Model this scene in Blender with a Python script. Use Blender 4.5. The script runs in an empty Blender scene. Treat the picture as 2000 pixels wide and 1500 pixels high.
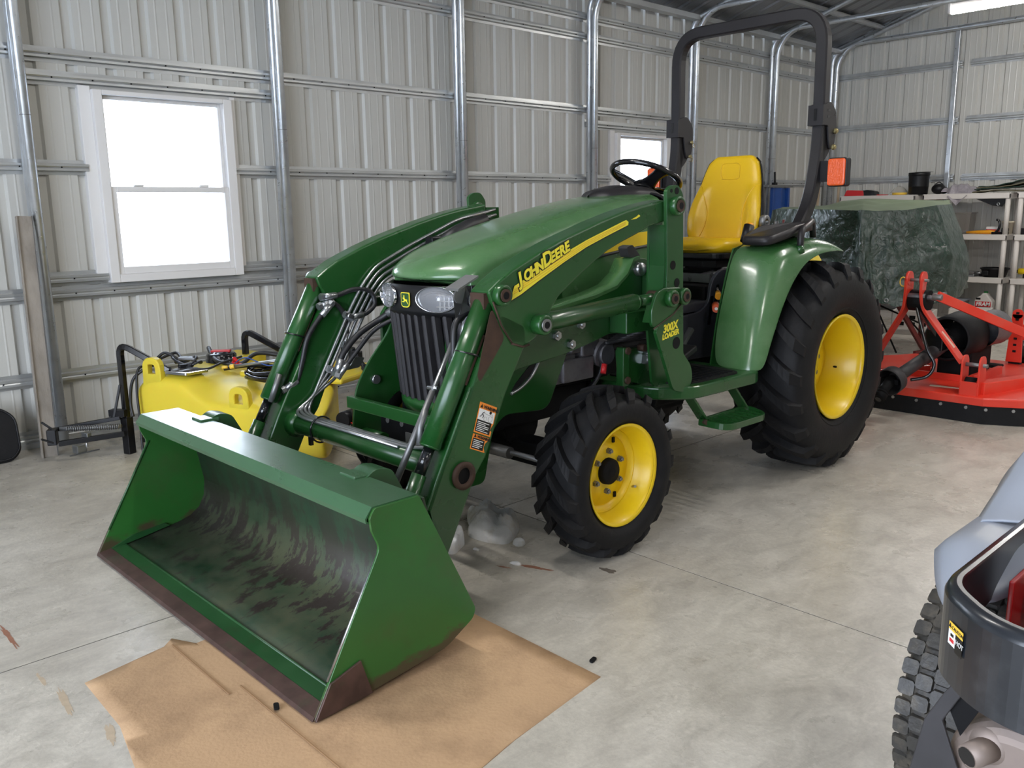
import bpy, math, random
from mathutils import Vector, Matrix
import numpy as np

random.seed(7)
PI = math.pi
S = bpy.context.scene
COL = S.collection

# ------------------------------------------------------------------ camera
def make_camera():
    f, pitch, roll, yaw = 1677.05, 0.1977, -0.0143, 0.8135
    A = np.array([[math.sin(yaw), 0, math.cos(yaw)], [-math.cos(yaw), 0, math.sin(yaw)], [0, -1, 0]])
    c, s = math.cos(pitch), math.sin(pitch)
    P = np.array([[1, 0, 0], [0, c, -s], [0, s, c]])
    c, s = math.cos(roll), math.sin(roll)
    Q = np.array([[c, -s, 0], [s, c, 0], [0, 0, 1]])
    M = Q @ P @ A.T
    R = M.T @ np.diag([1, -1, -1])
    cam = bpy.data.objects.new('camera', bpy.data.cameras.new('camera'))
    COL.objects.link(cam)
    m = Matrix([list(R[i]) + [(0, 0, 1.375)[i]] for i in range(3)] + [[0, 0, 0, 1]])
    cam.matrix_world = m
    cam.data.sensor_width = 36
    cam.data.lens = f / 2000 * 36
    cam.data.shift_y = -0.001
    cam.data.clip_start = 0.05
    S.camera = cam
make_camera()

# ------------------------------------------------------------------ world, lights, exposure
W = bpy.data.worlds.new('overcast_winter_sky'); S.world = W; W.use_nodes = True
wn = W.node_tree.nodes; wl = W.node_tree.links
bg = wn['Background']
tc = wn.new('ShaderNodeTexCoord'); sx = wn.new('ShaderNodeSeparateXYZ'); rp = wn.new('ShaderNodeValToRGB')
wl.new(tc.outputs['Generated'], sx.inputs[0]); wl.new(sx.outputs['Z'], rp.inputs[0]); wl.new(rp.outputs[0], bg.inputs['Color'])
rp.color_ramp.elements[0].color = (0.80, 0.87, 1.0, 1); rp.color_ramp.elements[1].color = (0.66, 0.80, 1.0, 1)
bg.inputs['Strength'].default_value = 6.5

S.view_settings.view_transform = 'Standard'; S.view_settings.look = 'None'
S.view_settings.gamma = 1.0; S.view_settings.use_curve_mapping = False
S.view_settings.exposure = 0.60
S.cycles.max_bounces = 6; S.cycles.diffuse_bounces = 4; S.cycles.glossy_bounces = 4
S.cycles.transmission_bounces = 4; S.cycles.transparent_max_bounces = 8
S.cycles.caustics_reflective = False; S.cycles.caustics_refractive = False
S.cycles.sample_clamp_indirect = 6.0
S.cycles.use_denoising = True

LAMP_STRENGTH = 66.0      # ceiling tubes
LAMP_COLOR = (1.0, 0.97, 0.925)

def portal(x, y, z, sx_, sy_, rot):
    l = bpy.data.lights.new('daylight_portal', 'AREA'); l.shape = 'RECTANGLE'; l.size = sx_; l.size_y = sy_
    l.cycles.is_portal = True
    o = bpy.data.objects.new('daylight_portal', l); o.location = (x, y, z); o.rotation_euler = rot; COL.objects.link(o)
portal(-3.35, 0.9, 1.5, 4.9, 3.0, (PI/2, 0, -PI/2))
portal(2.375, 5.80, 1.55, 0.8, 1.1, (-PI/2, 0, 0))
portal(7.29, 5.80, 1.55, 0.8, 1.1, (-PI/2, 0, 0))

# ------------------------------------------------------------------ mesh builder
def V(*a): return Vector(a)

class MB:
    def __init__(s): s.v = []; s.f = []; s.sm = []
    def add(s, vs, fs, smooth=False):
        n = len(s.v); s.v += [tuple(v) for v in vs]
        for f in fs: s.f.append(tuple(i + n for i in f)); s.sm.append(smooth)
        return s
    def box(s, x0, x1, y0, y1, z0, z1):
        v = [(x, y, z) for z in (z0, z1) for y in (y0, y1) for x in (x0, x1)]
        return s.add(v, [(0, 2, 3, 1), (4, 5, 7, 6), (0, 1, 5, 4), (2, 6, 7, 3), (0, 4, 6, 2), (1, 3, 7, 5)])
    def obox(s, c, size, R=None):
        R = R or Matrix.Identity(3); c = Vector(c); hx, hy, hz = size[0]/2, size[1]/2, size[2]/2
        v = [c + R @ V(x, y, z) for z in (-hz, hz) for y in (-hy, hy) for x in (-hx, hx)]
        return s.add(v, [(0, 2, 3, 1), (4, 5, 7, 6), (0, 1, 5, 4), (2, 6, 7, 3), (0, 4, 6, 2), (1, 3, 7, 5)])
    def bar(s, p0, p1, w, h, up=(0, 0, 1)):
        p0 = Vector(p0); p1 = Vector(p1); d = (p1 - p0); L = d.length; d.normalize()
        u = Vector(up); sd = d.cross(u)
        if sd.length < 1e-4: sd = d.cross(V(0, 1, 0))
        sd.normalize(); u = sd.cross(d)
        R = Matrix((d, sd, u)).transposed()
        return s.obox((p0 + p1) / 2, (L, w, h), R)
    def prism(s, pts, a, b, ax='y', smooth=False):
        def P(p, t):
            return {'y': (p[0], t, p[1]), 'x': (t, p[0], p[1]), 'z': (p[0], p[1], t)}[ax]
        n = len(pts); v = [P(p, a) for p in pts] + [P(p, b) for p in pts]
        m = len(s.v); s.v += v
        s.f.append(tuple(m + i for i in range(n))); s.sm.append(False)
        s.f.append(tuple(m + n + i for i in reversed(range(n)))); s.sm.append(False)
        for i in range(n):
            j = (i + 1) % n; s.f.append((m + j, m + i, m + n + i, m + n + j)); s.sm.append(smooth)
        return s
    def tube(s, path, r, n=12, closed=False, cap=True, sq=None, up=None, smooth=True):
        path = [Vector(p) for p in path]; N = len(path)
        rr = r if isinstance(r, (list, tuple)) else [r] * N
        T = []
        for i in range(N):
            a = path[(i - 1) % N] if (closed or i > 0) else path[0]
            b = path[(i + 1) % N] if (closed or i < N - 1) else path[-1]
            t = b - a; t.normalize(); T.append(t)
        u = Vector(up) if up else (V(0, 0, 1) if abs(T[0].z) < .9 else V(0, 1, 0))
        u = (u - T[0] * u.dot(T[0])).normalized(); m = len(s.v)
        for i in range(N):
            if i: u = (u - T[i] * u.dot(T[i])).normalized()
            w = T[i].cross(u)
            if sq:
                k = 1.0
                if 0 < i < N - 1 or closed:
                    a = (path[i] - path[(i - 1) % N]).normalized(); k = 1 / max(.5, a.dot(T[i]))
                hw, hh, ch = sq[0] / 2, sq[1] / 2, min(sq) * .12
                prof = [(hw - ch, hh), (hw, hh - ch), (hw, -hh + ch), (hw - ch, -hh), (-hw + ch, -hh), (-hw, -hh + ch), (-hw, hh - ch), (-hw + ch, hh)]
                for (p, q) in prof: s.v.append(tuple(path[i] + w * p + u * q * k))
            else:
                for j in range(n):
                    an = 2 * PI * j / n; s.v.append(tuple(path[i] + (u * math.cos(an) + w * math.sin(an)) * rr[i]))
        if sq: n = 8
        for i in range(N if closed else N - 1):
            for j in range(n):
                a = m + i * n + j; b = m + i * n + (j + 1) % n; k = ((i + 1) % N) * n + m
                s.f.append((a, b, k + (j + 1) % n, k + j)); s.sm.append(smooth and not sq)
        if cap and not closed:
            s.f.append(tuple(m + j for j in reversed(range(n)))); s.sm.append(False)
            s.f.append(tuple(m + (N - 1) * n + j for j in range(n))); s.sm.append(False)
        return s
    def cyl(s, p0, p1, r0, r1=None, n=20):
        return s.tube([p0, p1], [r0, r0 if r1 is None else r1], n=n)
    def lathe(s, prof, o=(0, 0, 0), ax='z', n=32, a0=0, a1=2*PI, smooth=True, cap=False):
        full = abs(a1 - a0 - 2*PI) < 1e-6; K = n if full else n + 1; m = len(s.v); o = Vector(o)
        for k in range(K):
            t = a0 + (a1 - a0) * k / n; c, q = math.cos(t), math.sin(t)
            for (r, h) in prof:
                p = {'z': (r*c, r*q, h), 'y': (r*c, h, r*q), 'x': (h, r*c, r*q)}[ax]
                s.v.append(tuple(o + Vector(p)))
        P = len(prof)
        for k in range(n):
            k2 = (k + 1) % K
            for i in range(P - 1):
                s.f.append((m + k*P + i, m + k2*P + i, m + k2*P + i + 1, m + k*P + i + 1)); s.sm.append(smooth)
        return s
    def grid(s, fn, nu, nv, smooth=True, cu=False):
        m = len(s.v); K = nu if cu else nu + 1
        for i in range(K):
            for j in range(nv + 1): s.v.append(tuple(fn(i / nu, j / nv)))
        for i in range(nu):
            i2 = (i + 1) % K
            for j in range(nv):
                s.f.append((m + i*(nv+1) + j, m + i2*(nv+1) + j, m + i2*(nv+1) + j + 1, m + i*(nv+1) + j + 1)); s.sm.append(smooth)
        return s
    def ball(s, c, r, n=16, sc=(1, 1, 1)):
        c = Vector(c); h = n // 2
        return s.grid(lambda u, v: c + V(math.cos(2*PI*u)*math.sin(PI*v)*sc[0], math.sin(2*PI*u)*math.sin(PI*v)*sc[1], math.cos(PI*v)*sc[2]) * r, n, h, cu=True)
    def build(s, name, mat, parent=None, bevel=0, sub=0, solid=0, seg=2, recalc=True, kind=None, wn=False):
        me = bpy.data.meshes.new(name); me.from_pydata(s.v, [], s.f)
        me.polygons.foreach_set('use_smooth', s.sm)
        if recalc:
            import bmesh
            b = bmesh.new(); b.from_mesh(me); bmesh.ops.recalc_face_normals(b, faces=b.faces); b.to_mesh(me); b.free()
        me.materials.append(mat); me.update()
        o = bpy.data.objects.new(name, me); COL.objects.link(o)
        if parent: o.parent = parent
        if solid:
            d = o.modifiers.new('solid', 'SOLIDIFY'); d.thickness = solid; d.offset = 0
        if sub:
            d = o.modifiers.new('sub', 'SUBSURF'); d.levels = sub; d.render_levels = sub
        if bevel:
            d = o.modifiers.new('bevel', 'BEVEL'); d.width = bevel; d.segments = seg; d.limit_method = 'ANGLE'; d.angle_limit = math.radians(38)
            d.harden_normals = False
        if kind: o['kind'] = kind
        return o

def rounded(pts, r, n=5):
    """round the corners of a 2-D outline"""
    out = []; N = len(pts)
    for i in range(N):
        p = Vector(pts[i][:2]); a = Vector(pts[i-1][:2]); b = Vector(pts[(i+1) % N][:2])
        rr = pts[i][2] if len(pts[i]) > 2 else r
        da = (a - p); db = (b - p); l = min(rr, da.length*.45, db.length*.45)
        if l < 1e-5: out.append(tuple(p)); continue
        p0 = p + da.normalized()*l; p1 = p + db.normalized()*l
        for k in range(n + 1):
            t = k / n; out.append(tuple(p0*(1-t)**2 + p*2*t*(1-t) + p1*t*t))
    return out

def arcpath(pts, r, n=6):
    """3-D polyline with rounded bends"""
    P = [Vector(p) for p in pts]; out = [P[0]]
    for i in range(1, len(P) - 1):
        a, p, b = P[i-1], P[i], P[i+1]; l = min(r, (a-p).length*.48, (b-p).length*.48)
        p0 = p + (a-p).normalized()*l; p1 = p + (b-p).normalized()*l
        for k in range(n + 1):
            t = k / n; out.append(p0*(1-t)**2 + p*2*t*(1-t) + p1*t*t)
    out.append(P[-1]); return out

def spline(pts, n=8, closed=False):
    P = [Vector(p) for p in pts]; out = []; N = len(P)
    g = (lambda i: P[i % N]) if closed else (lambda i: P[max(0, min(N-1, i))])
    for i in range(N if closed else N - 1):
        a, b, c, d = g(i-1), g(i), g(i+1), g(i+2)
        for k in range(n):
            t = k / n
            out.append(.5*((2*b) + (c-a)*t + (2*a-5*b+4*c-d)*t*t + (3*b-a-3*c+d)*t**3))
    if not closed: out.append(P[-1])
    return out

def empty(name, loc=(0, 0, 0), rz=0, label=None, cat=None, group=None):
    o = bpy.data.objects.new(name, None); o.empty_display_size = .1; COL.objects.link(o)
    o.location = loc; o.rotation_euler = (0, 0, rz); tag(o, label, cat, group); return o
def tag(o, label=None, cat=None, group=None):
    if label: o['label'] = label
    if cat: o['category'] = cat
    if group: o['group'] = group
    return o
def copy_tree(o, parent=None):
    c = o.copy(); COL.objects.link(c); c.parent = parent
    for ch in list(o.children): copy_tree(ch, c)
    return c

# ------------------------------------------------------------------ materials
def hexc(r, g, b):
    f = lambda c: (c/255/12.92) if c/255 <= .04045 else ((c/255+.055)/1.055)**2.4
    return (f(r), f(g), f(b), 1)

def mat(name, col, rough=.5, metal=0, spec=.5, bump=0, bscale=40, var=0, vscale=3, dirt=None, dscale=4, damt=.5,
        coat=0, emit=None, estr=0, rvar=0, alpha=1, trans=0, stretch=(1, 1, 1), dlo=.5, sheen=0):
    m = bpy.data.materials.new(name); m.use_nodes = True; nt = m.node_tree; N = nt.nodes; L = nt.links
    b = N['Principled BSDF']; b.inputs['Base Color'].default_value = col; b.inputs['Roughness'].default_value = rough
    b.inputs['Metallic'].default_value = metal; b.inputs['Specular IOR Level'].default_value = spec
    b.inputs['Coat Weight'].default_value = coat; b.inputs['Coat Roughness'].default_value = .12
    b.inputs['Transmission Weight'].default_value = trans; b.inputs['Alpha'].default_value = alpha
    b.inputs['Sheen Weight'].default_value = sheen
    if emit: b.inputs['Emission Color'].default_value = emit; b.inputs['Emission Strength'].default_value = estr
    if var or dirt or bump or rvar:
        t = N.new('ShaderNodeTexCoord'); mp = N.new('ShaderNodeMapping'); L.new(t.outputs['Object'], mp.inputs[0])
        mp.inputs['Scale'].default_value = stretch; src = mp.outputs[0]
    cur = None
    if var:
        n = N.new('ShaderNodeTexNoise'); n.inputs['Scale'].default_value = vscale; n.inputs['Detail'].default_value = 4; L.new(src, n.inputs[0])
        r = N.new('ShaderNodeMapRange'); r.inputs['From Min'].default_value = .3; r.inputs['From Max'].default_value = .7
        r.inputs['To Min'].default_value = 1 - var; r.inputs['To Max'].default_value = 1 + var; L.new(n.outputs['Fac'], r.inputs[0])
        h = N.new('ShaderNodeHueSaturation'); h.inputs['Color'].default_value = col; L.new(r.outputs[0], h.inputs['Value'])
        cur = h.outputs[0]
    if dirt:
        n = N.new('ShaderNodeTexNoise'); n.inputs['Scale'].default_value = dscale; n.inputs['Detail'].default_value = 8; n.inputs['Roughness'].default_value = .65; L.new(src, n.inputs[0])
        r = N.new('ShaderNodeMapRange'); r.inputs['From Min'].default_value = dlo; r.inputs['From Max'].default_value = dlo + .28
        r.inputs['To Max'].default_value = damt; L.new(n.outputs['Fac'], r.inputs[0])
        mx = N.new('ShaderNodeMix'); mx.data_type = 'RGBA'; L.new(r.outputs[0], mx.inputs[0])
        mx.inputs[6].default_value = col; mx.inputs[7].default_value = dirt
        if cur: L.new(cur, mx.inputs[6])
        cur = mx.outputs[2]
    if cur: L.new(cur, b.inputs['Base Color'])
    if rvar:
        n = N.new('ShaderNodeTexNoise'); n.inputs['Scale'].default_value = vscale * 2; n.inputs['Detail'].default_value = 5; L.new(src, n.inputs[0])
        r = N.new('ShaderNodeMapRange'); r.inputs['To Min'].default_value = max(.02, rough - rvar); r.inputs['To Max'].default_value = min(1, rough + rvar)
        L.new(n.outputs['Fac'], r.inputs[0]); L.new(r.outputs[0], b.inputs['Roughness'])
    if bump:
        n = N.new('ShaderNodeTexNoise'); n.inputs['Scale'].default_value = bscale; n.inputs['Detail'].default_value = 4; L.new(src, n.inputs[0])
        bp = N.new('ShaderNodeBump'); bp.inputs['Strength'].default_value = bump; bp.inputs['Distance'].default_value = .01
        L.new(n.outputs['Fac'], bp.inputs['Height']); L.new(bp.outputs[0], b.inputs['Normal'])
    return m

M = {}
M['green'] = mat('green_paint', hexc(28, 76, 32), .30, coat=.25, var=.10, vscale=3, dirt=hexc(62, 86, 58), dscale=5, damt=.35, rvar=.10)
M['hood'] = mat('green_hood_paint', hexc(42, 94, 42), .26, coat=.5, var=.05, vscale=2, dirt=hexc(120, 150, 112), dscale=1.6, damt=.38, dlo=.34, rvar=.06)  # pale mottle is dust plus roof and wall reflections put into the colour
M['greenworn'] = mat('worn_green_paint', hexc(32, 74, 38), .38, coat=.1, var=.18, vscale=5, dirt=hexc(58, 48, 40), dscale=7, damt=.6, dlo=.56, rvar=.15)
M['yellow'] = mat('yellow_paint', hexc(236, 200, 22), .38, coat=.1, var=.05, dirt=hexc(150, 110, 30), dscale=6, damt=.35, dlo=.58)
M['yellowclean'] = mat('yellow_rim_paint', hexc(232, 198, 22), .35, coat=.15, var=.03)
M['seat'] = mat('yellow_vinyl', hexc(232, 188, 26), .33, var=.04, bump=.06, bscale=220)
M['rubber'] = mat('tire_rubber', hexc(19, 19, 21), .62, spec=.25, var=.18, vscale=9, dirt=hexc(44, 40, 38), dscale=11, damt=.35, bump=.12, bscale=60)
M['black'] = mat('black_plastic', hexc(17, 17, 20), .42, spec=.35, var=.1)
M['blackgloss'] = mat('black_gloss', hexc(20, 20, 23), .16, coat=.3)
M['charcoal'] = mat('charcoal_paint', hexc(36, 34, 36), .42, spec=.35, var=.1, vscale=6, rvar=.1)
M['grille'] = mat('dusty_grille_plastic', hexc(46, 44, 46), .55, var=.2, vscale=14)
M['dark'] = mat('engine_dark', hexc(14, 14, 16), .7, spec=.2, var=.4, vscale=12)
M['engine'] = mat('engine_metal', hexc(112, 110, 114), .5, metal=.5, var=.3, vscale=14, dirt=hexc(40, 34, 30), dscale=14, damt=.7)
M['galv'] = mat('galvanized_steel', hexc(206, 210, 214), .30, metal=.75, var=.10, vscale=14, rvar=.08)
M['girt'] = mat('galvanized_girt', hexc(190, 192, 192), .34, metal=.6, var=.15, vscale=8, rvar=.1, stretch=(.3, 1, 1))
M['chrome'] = mat('chrome', hexc(225, 226, 230), .10, metal=1)
M['steel'] = mat('zinc_steel', hexc(178, 180, 182), .28, metal=.9, var=.1)
M['dullsteel'] = mat('dull_steel', hexc(132, 132, 132), .45, metal=.7, var=.15)
M['rust'] = mat('rusty_steel', hexc(66, 46, 34), .75, metal=.1, var=.3, vscale=20, dirt=hexc(52, 38, 32), dscale=15)
M['hose'] = mat('hydraulic_hose', hexc(34, 34, 36), .45, var=.1, bump=.1, bscale=300)
M['orange'] = mat('amber_lens', hexc(236, 92, 30), .2, coat=.4, bump=.5, bscale=120)
M['orangeplastic'] = mat('orange_plastic', hexc(224, 96, 26), .4)
M['amberplastic'] = mat('amber_plastic', hexc(236, 160, 30), .4)
M['brass'] = mat('yellow_zinc', hexc(150, 138, 96), .4, metal=.7)
M['lens'] = mat('clear_lens', (.95, .96, 1, 1), .04, spec=.7, alpha=.10, bump=.2, bscale=45)
M['reflector'] = mat('lamp_reflector', hexc(176, 180, 188), .08, metal=1, bump=1.0, bscale=55, var=.4, vscale=30)
M['siding'] = mat('wall_sheet_paint', hexc(200, 199, 193), .40, spec=.45, var=.03, vscale=1.2, rvar=.08)
M['roof'] = mat('roof_sheet_galvalume', hexc(150, 152, 156), .38, metal=.75, var=.08, vscale=2, rvar=.08)
M['vinyl'] = mat('white_vinyl', hexc(232, 230, 228), .4, var=.02)
M['white'] = mat('white_plastic', hexc(222, 216, 210), .5, var=.03)
M['glass'] = mat('window_glass', (1, 1, 1, 1), .0, trans=1, spec=.5)
M['glass'].node_tree.nodes['Principled BSDF'].inputs['IOR'].default_value = 1.02
M['tank'] = mat('yellow_polyethylene', hexc(228, 204, 62), .42, var=.05, vscale=3, spec=.4)
M['tank'].node_tree.nodes['Principled BSDF'].inputs['Subsurface Weight'].default_value = .15
M['red'] = mat('orange_red_paint', hexc(222, 58, 40), .36, coat=.2, var=.05, dirt=hexc(200, 130, 110), dscale=3, damt=.35, dlo=.52)
M['redworn'] = mat('dark_red_paint', hexc(110, 34, 30), .55, var=.2, vscale=8, dirt=hexc(60, 30, 28), dscale=9)
M['redgloss'] = mat('red_frame_paint', hexc(168, 22, 26), .3, coat=.3)
M['bluepaint'] = mat('blue_paint', hexc(28, 70, 140), .4)
M['greyplastic'] = mat('grey_fender_plastic', hexc(160, 166, 178), .38, var=.02, rvar=.05)
M['guard'] = mat('dark_guard_paint', hexc(34, 37, 42), .28, coat=.3, var=.08, dirt=hexc(92, 94, 96), dscale=7, damt=.4, dlo=.56)
M['muffler'] = mat('muffler_steel', hexc(140, 126, 118), .55, metal=.45, var=.08, vscale=5, dirt=hexc(96, 84, 96), dscale=3, damt=.6, dlo=.54)
M['sticker'] = mat('decal_cream', hexc(226, 214, 190), .45)
M['stickeryellow'] = mat('decal_yellow', hexc(240, 224, 60), .4)
M['stickergold'] = mat('decal_caution_yellow', hexc(240, 196, 70), .4)
M['stickerblack'] = mat('decal_black', hexc(18, 18, 18), .4)
M['stickerwhite'] = mat('decal_white', hexc(230, 230, 228), .4)
M['stickerorange'] = mat('decal_orange', hexc(238, 140, 50), .4)
M['stickerred'] = mat('decal_red', hexc(206, 40, 44), .4)
M['stickergreen'] = mat('decal_green', hexc(60, 150, 90), .4)
M['wood'] = mat('pale_wood', hexc(206, 184, 156), .6, var=.1, vscale=20, stretch=(1, 1, .1))
M['ice'] = mat('dirty_snow_ice', hexc(246, 247, 250), .45, var=.04, vscale=14, dirt=hexc(206, 190, 160), dscale=9, damt=.7, dlo=.48, bump=.4, bscale=40)
M['snow'] = mat('snow_ground', hexc(236, 240, 246), .8)
M['led'] = mat('led_tube', (1, .95, .85, 1), .4, emit=LAMP_COLOR + (1,), estr=LAMP_STRENGTH)

def floor_material():
    m = bpy.data.materials.new('sealed_concrete'); m.use_nodes = True; nt = m.node_tree; N = nt.nodes; L = nt.links
    b = N['Principled BSDF']; t = N.new('ShaderNodeTexCoord')
    def noise(sc, det, ro, st=(1, 1, 1), dist=0, rz=0):
        mp = N.new('ShaderNodeMapping'); mp.inputs['Scale'].default_value = st; mp.inputs['Rotation'].default_value = (0, 0, rz); L.new(t.outputs['Object'], mp.inputs[0])
        n = N.new('ShaderNodeTexNoise'); n.inputs['Scale'].default_value = sc; n.inputs['Detail'].default_value = det
        n.inputs['Roughness'].default_value = ro; n.inputs['Distortion'].default_value = dist; L.new(mp.outputs[0], n.inputs[0]); return n
    def ramp(src, a, c0, c, c1):
        r = N.new('ShaderNodeValToRGB'); L.new(src.outputs['Fac'], r.inputs[0])
        r.color_ramp.elements[0].position = a; r.color_ramp.elements[0].color = c0
        r.color_ramp.elements[1].position = c; r.color_ramp.elements[1].color = c1; return r
    def mul(a, bb, fac=1, mode='MULTIPLY'):
        x = N.new('ShaderNodeMix'); x.data_type = 'RGBA'; x.blend_type = mode; x.inputs[0].default_value = fac
        L.new(a, x.inputs[6]); L.new(bb, x.inputs[7]); return x.outputs[2]
    base = ramp(noise(.7, 5, .6, dist=.4), .3, hexc(190, 183, 170), .7, hexc(216, 210, 199)).outputs[0]
    mott = ramp(noise(5, 9, .72, (1, 1.8, 1), .6, .5), .30, (.56, .55, .54, 1), .62, (1.03, 1.03, 1.03, 1)).outputs[0]
    fine = ramp(noise(60, 4, .7), .3, (.90, .90, .90, 1), .7, (1.06, 1.06, 1.06, 1)).outputs[0]
    stain = ramp(noise(2.2, 8, .7, (1, 1, 1), 1.2), .60, (1, 1, 1, 1), .74, (.56, .52, .48, 1)).outputs[0]
    spots = ramp(noise(14, 3, .5, (1, 1, 1), .2), .70, (1, 1, 1, 1), .76, (.55, .50, .46, 1)).outputs[0]
    c = mul(mul(mul(mul(base, mott, .72), fine), stain, .6), spots, .55)
    L.new(c, b.inputs['Base Color'])
    r = N.new('ShaderNodeMapRange'); L.new(noise(3, 6, .6).outputs['Fac'], r.inputs[0]); r.inputs['To Min'].default_value = .16; r.inputs['To Max'].default_value = .42
    L.new(r.outputs[0], b.inputs['Roughness']); b.inputs['Specular IOR Level'].default_value = .5
    bp = N.new('ShaderNodeBump'); bp.inputs['Strength'].default_value = .12; bp.inputs['Distance'].default_value = .01
    L.new(noise(45, 5, .6).outputs['Fac'], bp.inputs['Height']); L.new(bp.outputs[0], b.inputs['Normal'])
    return m
M['floor'] = floor_material()
M['joint'] = mat('joint_dark', hexc(40, 36, 34), 1.0, spec=.1)

YW, XB, YR, XF = 5.74, 11.35, -3.6, -3.3         # left wall, back wall, right wall, front wall
def struct(name, bm=None, m=None, **k):
    o = bm.build(name, m, **k) if bm else empty(name)
    o['kind'] = 'structure'; return o

# floor: saw-cut slabs on a dark sub-base
fl = struct('floor', MB().box(XF - .1, XB + .1, YR - .1, YW + .1, -.12, -.02), M['joint'])
xs = [XF - .1, -1.56, 2.62, 6.80, XB + .1]; ys = [YR - .1, -1.36, 2.855, YW + .1]
for i in range(4):
    for j in range(3):
        g = .0028
        MB().box(xs[i] + g, xs[i+1] - g, ys[j] + g, ys[j+1] - g, -.10, 0).build('floor_slab', M['floor'], fl)
for X_ in xs[1:-1]: MB().box(X_ - .003, X_ + .003, YR, YW, -.05, -.0015).build('joint_filler', M['joint'], fl)
for Y_ in ys[1:-1]: MB().box(XF, XB, Y_ - .003, Y_ + .003, -.05, -.0015).build('joint_filler', M['joint'], fl)
struct('ground_outside', MB().box(-60, XF - .1, -40, 40, -.3, -.12).box(XF-.1, 60, YW + .12, 60, -.3, -.12), M['snow'])

# ribbed sheet --------------------------------------------------------------
def ribs(u0, u1, minor=True):
    P = .2286; out = [(u0, 0)]; k = math.floor(u0 / P) - 1
    while k * P < u1 + P:
        c = k * P
        for du, d in ((-.034, 0), (-.020, -.019), (.020, -.019), (.034, 0)): out.append((c + du, d))
        if minor:
            for q in (.078, .150):
                for du, d in ((-.008, 0), (0, .0022), (.008, 0)): out.append((c + q + du, d))
        k += 1
    out.append((u1, 0)); out = sorted([p for p in out if u0 <= p[0] <= u1]); res = [out[0]]
    for p in out[1:]:
        if p[0] - res[-1][0] > 1e-4: res.append(p)
    return res
def sheet(mb, u0, u1, f0, f1, P):
    """P(u, d, t) -> xyz; t runs between f0(u) and f1(u)"""
    r = ribs(u0, u1); n = len(mb.v)
    for (u, d) in r: mb.v.append(P(u, d, f0(u))); mb.v.append(P(u, d, f1(u)))
    for i in range(len(r) - 1):
        a = n + 2*i; mb.f.append((a, a+2, a+3, a+1)); mb.sm.append(False)

ZE = 3.345; SL = .314; YRIDGE = 1.07
def zroof(y): return ZE + SL * (YW - y) if y > YRIDGE else ZE + SL * (YW - YRIDGE) - SL * (YRIDGE - y)
wins = [(1.925, 2.785, .965, 2.135), (6.87, 7.72, .965, 2.125)]

wl_ = struct('wall_left')
x = -3.3; k = 0
while x < XB:
    x1 = min(x + .9144, XB); mb = MB(); cuts = sorted({x, x1} | {w for q in wins for w in q[:2] if x < w < x1})
    for a, b_ in zip(cuts, cuts[1:]):
        c = (a + b_) / 2; w = [q for q in wins if q[0] < c < q[1]]
        sp = [(0.0, w[0][2]), (w[0][3], ZE)] if w else [(0.0, ZE)]
        for (za, zb) in sp: sheet(mb, a, b_, lambda u, v=za: v, lambda u, v=zb: v, lambda u, d, t: (u, YW - d, t))
    mb.build('siding_panel', M['siding'], wl_, recalc=False); x = x1
wb_ = struct('wall_back')
y = YR
while y < YW:
    y1 = min(y + .9144, YW); mb = MB()
    cuts = [y, YRIDGE, y1] if y < YRIDGE < y1 else [y, y1]
    for a, b_ in zip(cuts, cuts[1:]):
        sheet(mb, a, b_, lambda u: 0.0, lambda u: zroof(u) + .02, lambda u, d, t: (XB - d, u, t))
    mb.build('siding_panel', M['siding'], wb_, recalc=False); y = y1
wr_ = struct('wall_right')
x = XF
while x < XB:
    x1 = min(x + .9144, XB); mb = MB(); sheet(mb, x, x1, lambda u: 0.0, lambda u: zroof(YR), lambda u, d, t: (u, YR + d, t))
    mb.build('siding_panel', M['siding'], wr_, recalc=False); x = x1
wf_ = struct('wall_front')        # the end wall behind the camera, with its roll-up door open
for (a, b_, z0) in ((YR, -1.5, 0), (-1.5, YRIDGE, 3.0), (YRIDGE, 3.3, 3.0), (3.3, YW, 0)):
    mb = MB(); sheet(mb, a, b_, lambda u, v=z0: float(v), lambda u: zroof(u) + .02, lambda u, d, t: (XF + d, u, t)); mb.build('siding_panel', M['siding'], wf_, recalc=False)

# roof
ce = struct('ceiling')
x = XF
while x < XB:
    x1 = min(x + .9144, XB)
    for (ya, yb) in ((YW, YRIDGE), (YRIDGE, YR)):
        mb = MB(); sheet(mb, x, x1, lambda u: ya, lambda u: yb, lambda u, d, t: (u, t, zroof(t) - d + .03)); mb.build('roof_panel', M['roof'], ce, recalc=False)
    x = x1
def hat(p0, p1, out, up, w=.088, dpt=.036):
    """hat channel from p0 to p1; out = towards the room"""
    p0, p1, o, u = Vector(p0), Vector(p1), Vector(out), Vector(up); mb = MB()
    prof = [(-w/2, 0), (-w/2, .002), (-w*.27, .003), (-w*.23, dpt), (-w*.08, dpt), (0, dpt-.004), (w*.08, dpt), (w*.23, dpt), (w*.27, .003), (w/2, .002), (w/2, 0)]
    n = len(prof)
    for p in (p0, p1):
        for (a, b_) in prof: mb.v.append(tuple(p + u*a + o*b_))
    for i in range(n - 1): mb.f.append((i, i+1, n+i+1, n+i)); mb.sm.append(False)
    mb.f.append(tuple(range(n))); mb.f.append(tuple(range(n, 2*n))); mb.sm += [False]*2
    return mb
POSTX = [-1.77, -.13, 1.508, 3.132, 4.79, 6.43, 8.07, 9.71, 11.22]
screws = MB()
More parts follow.
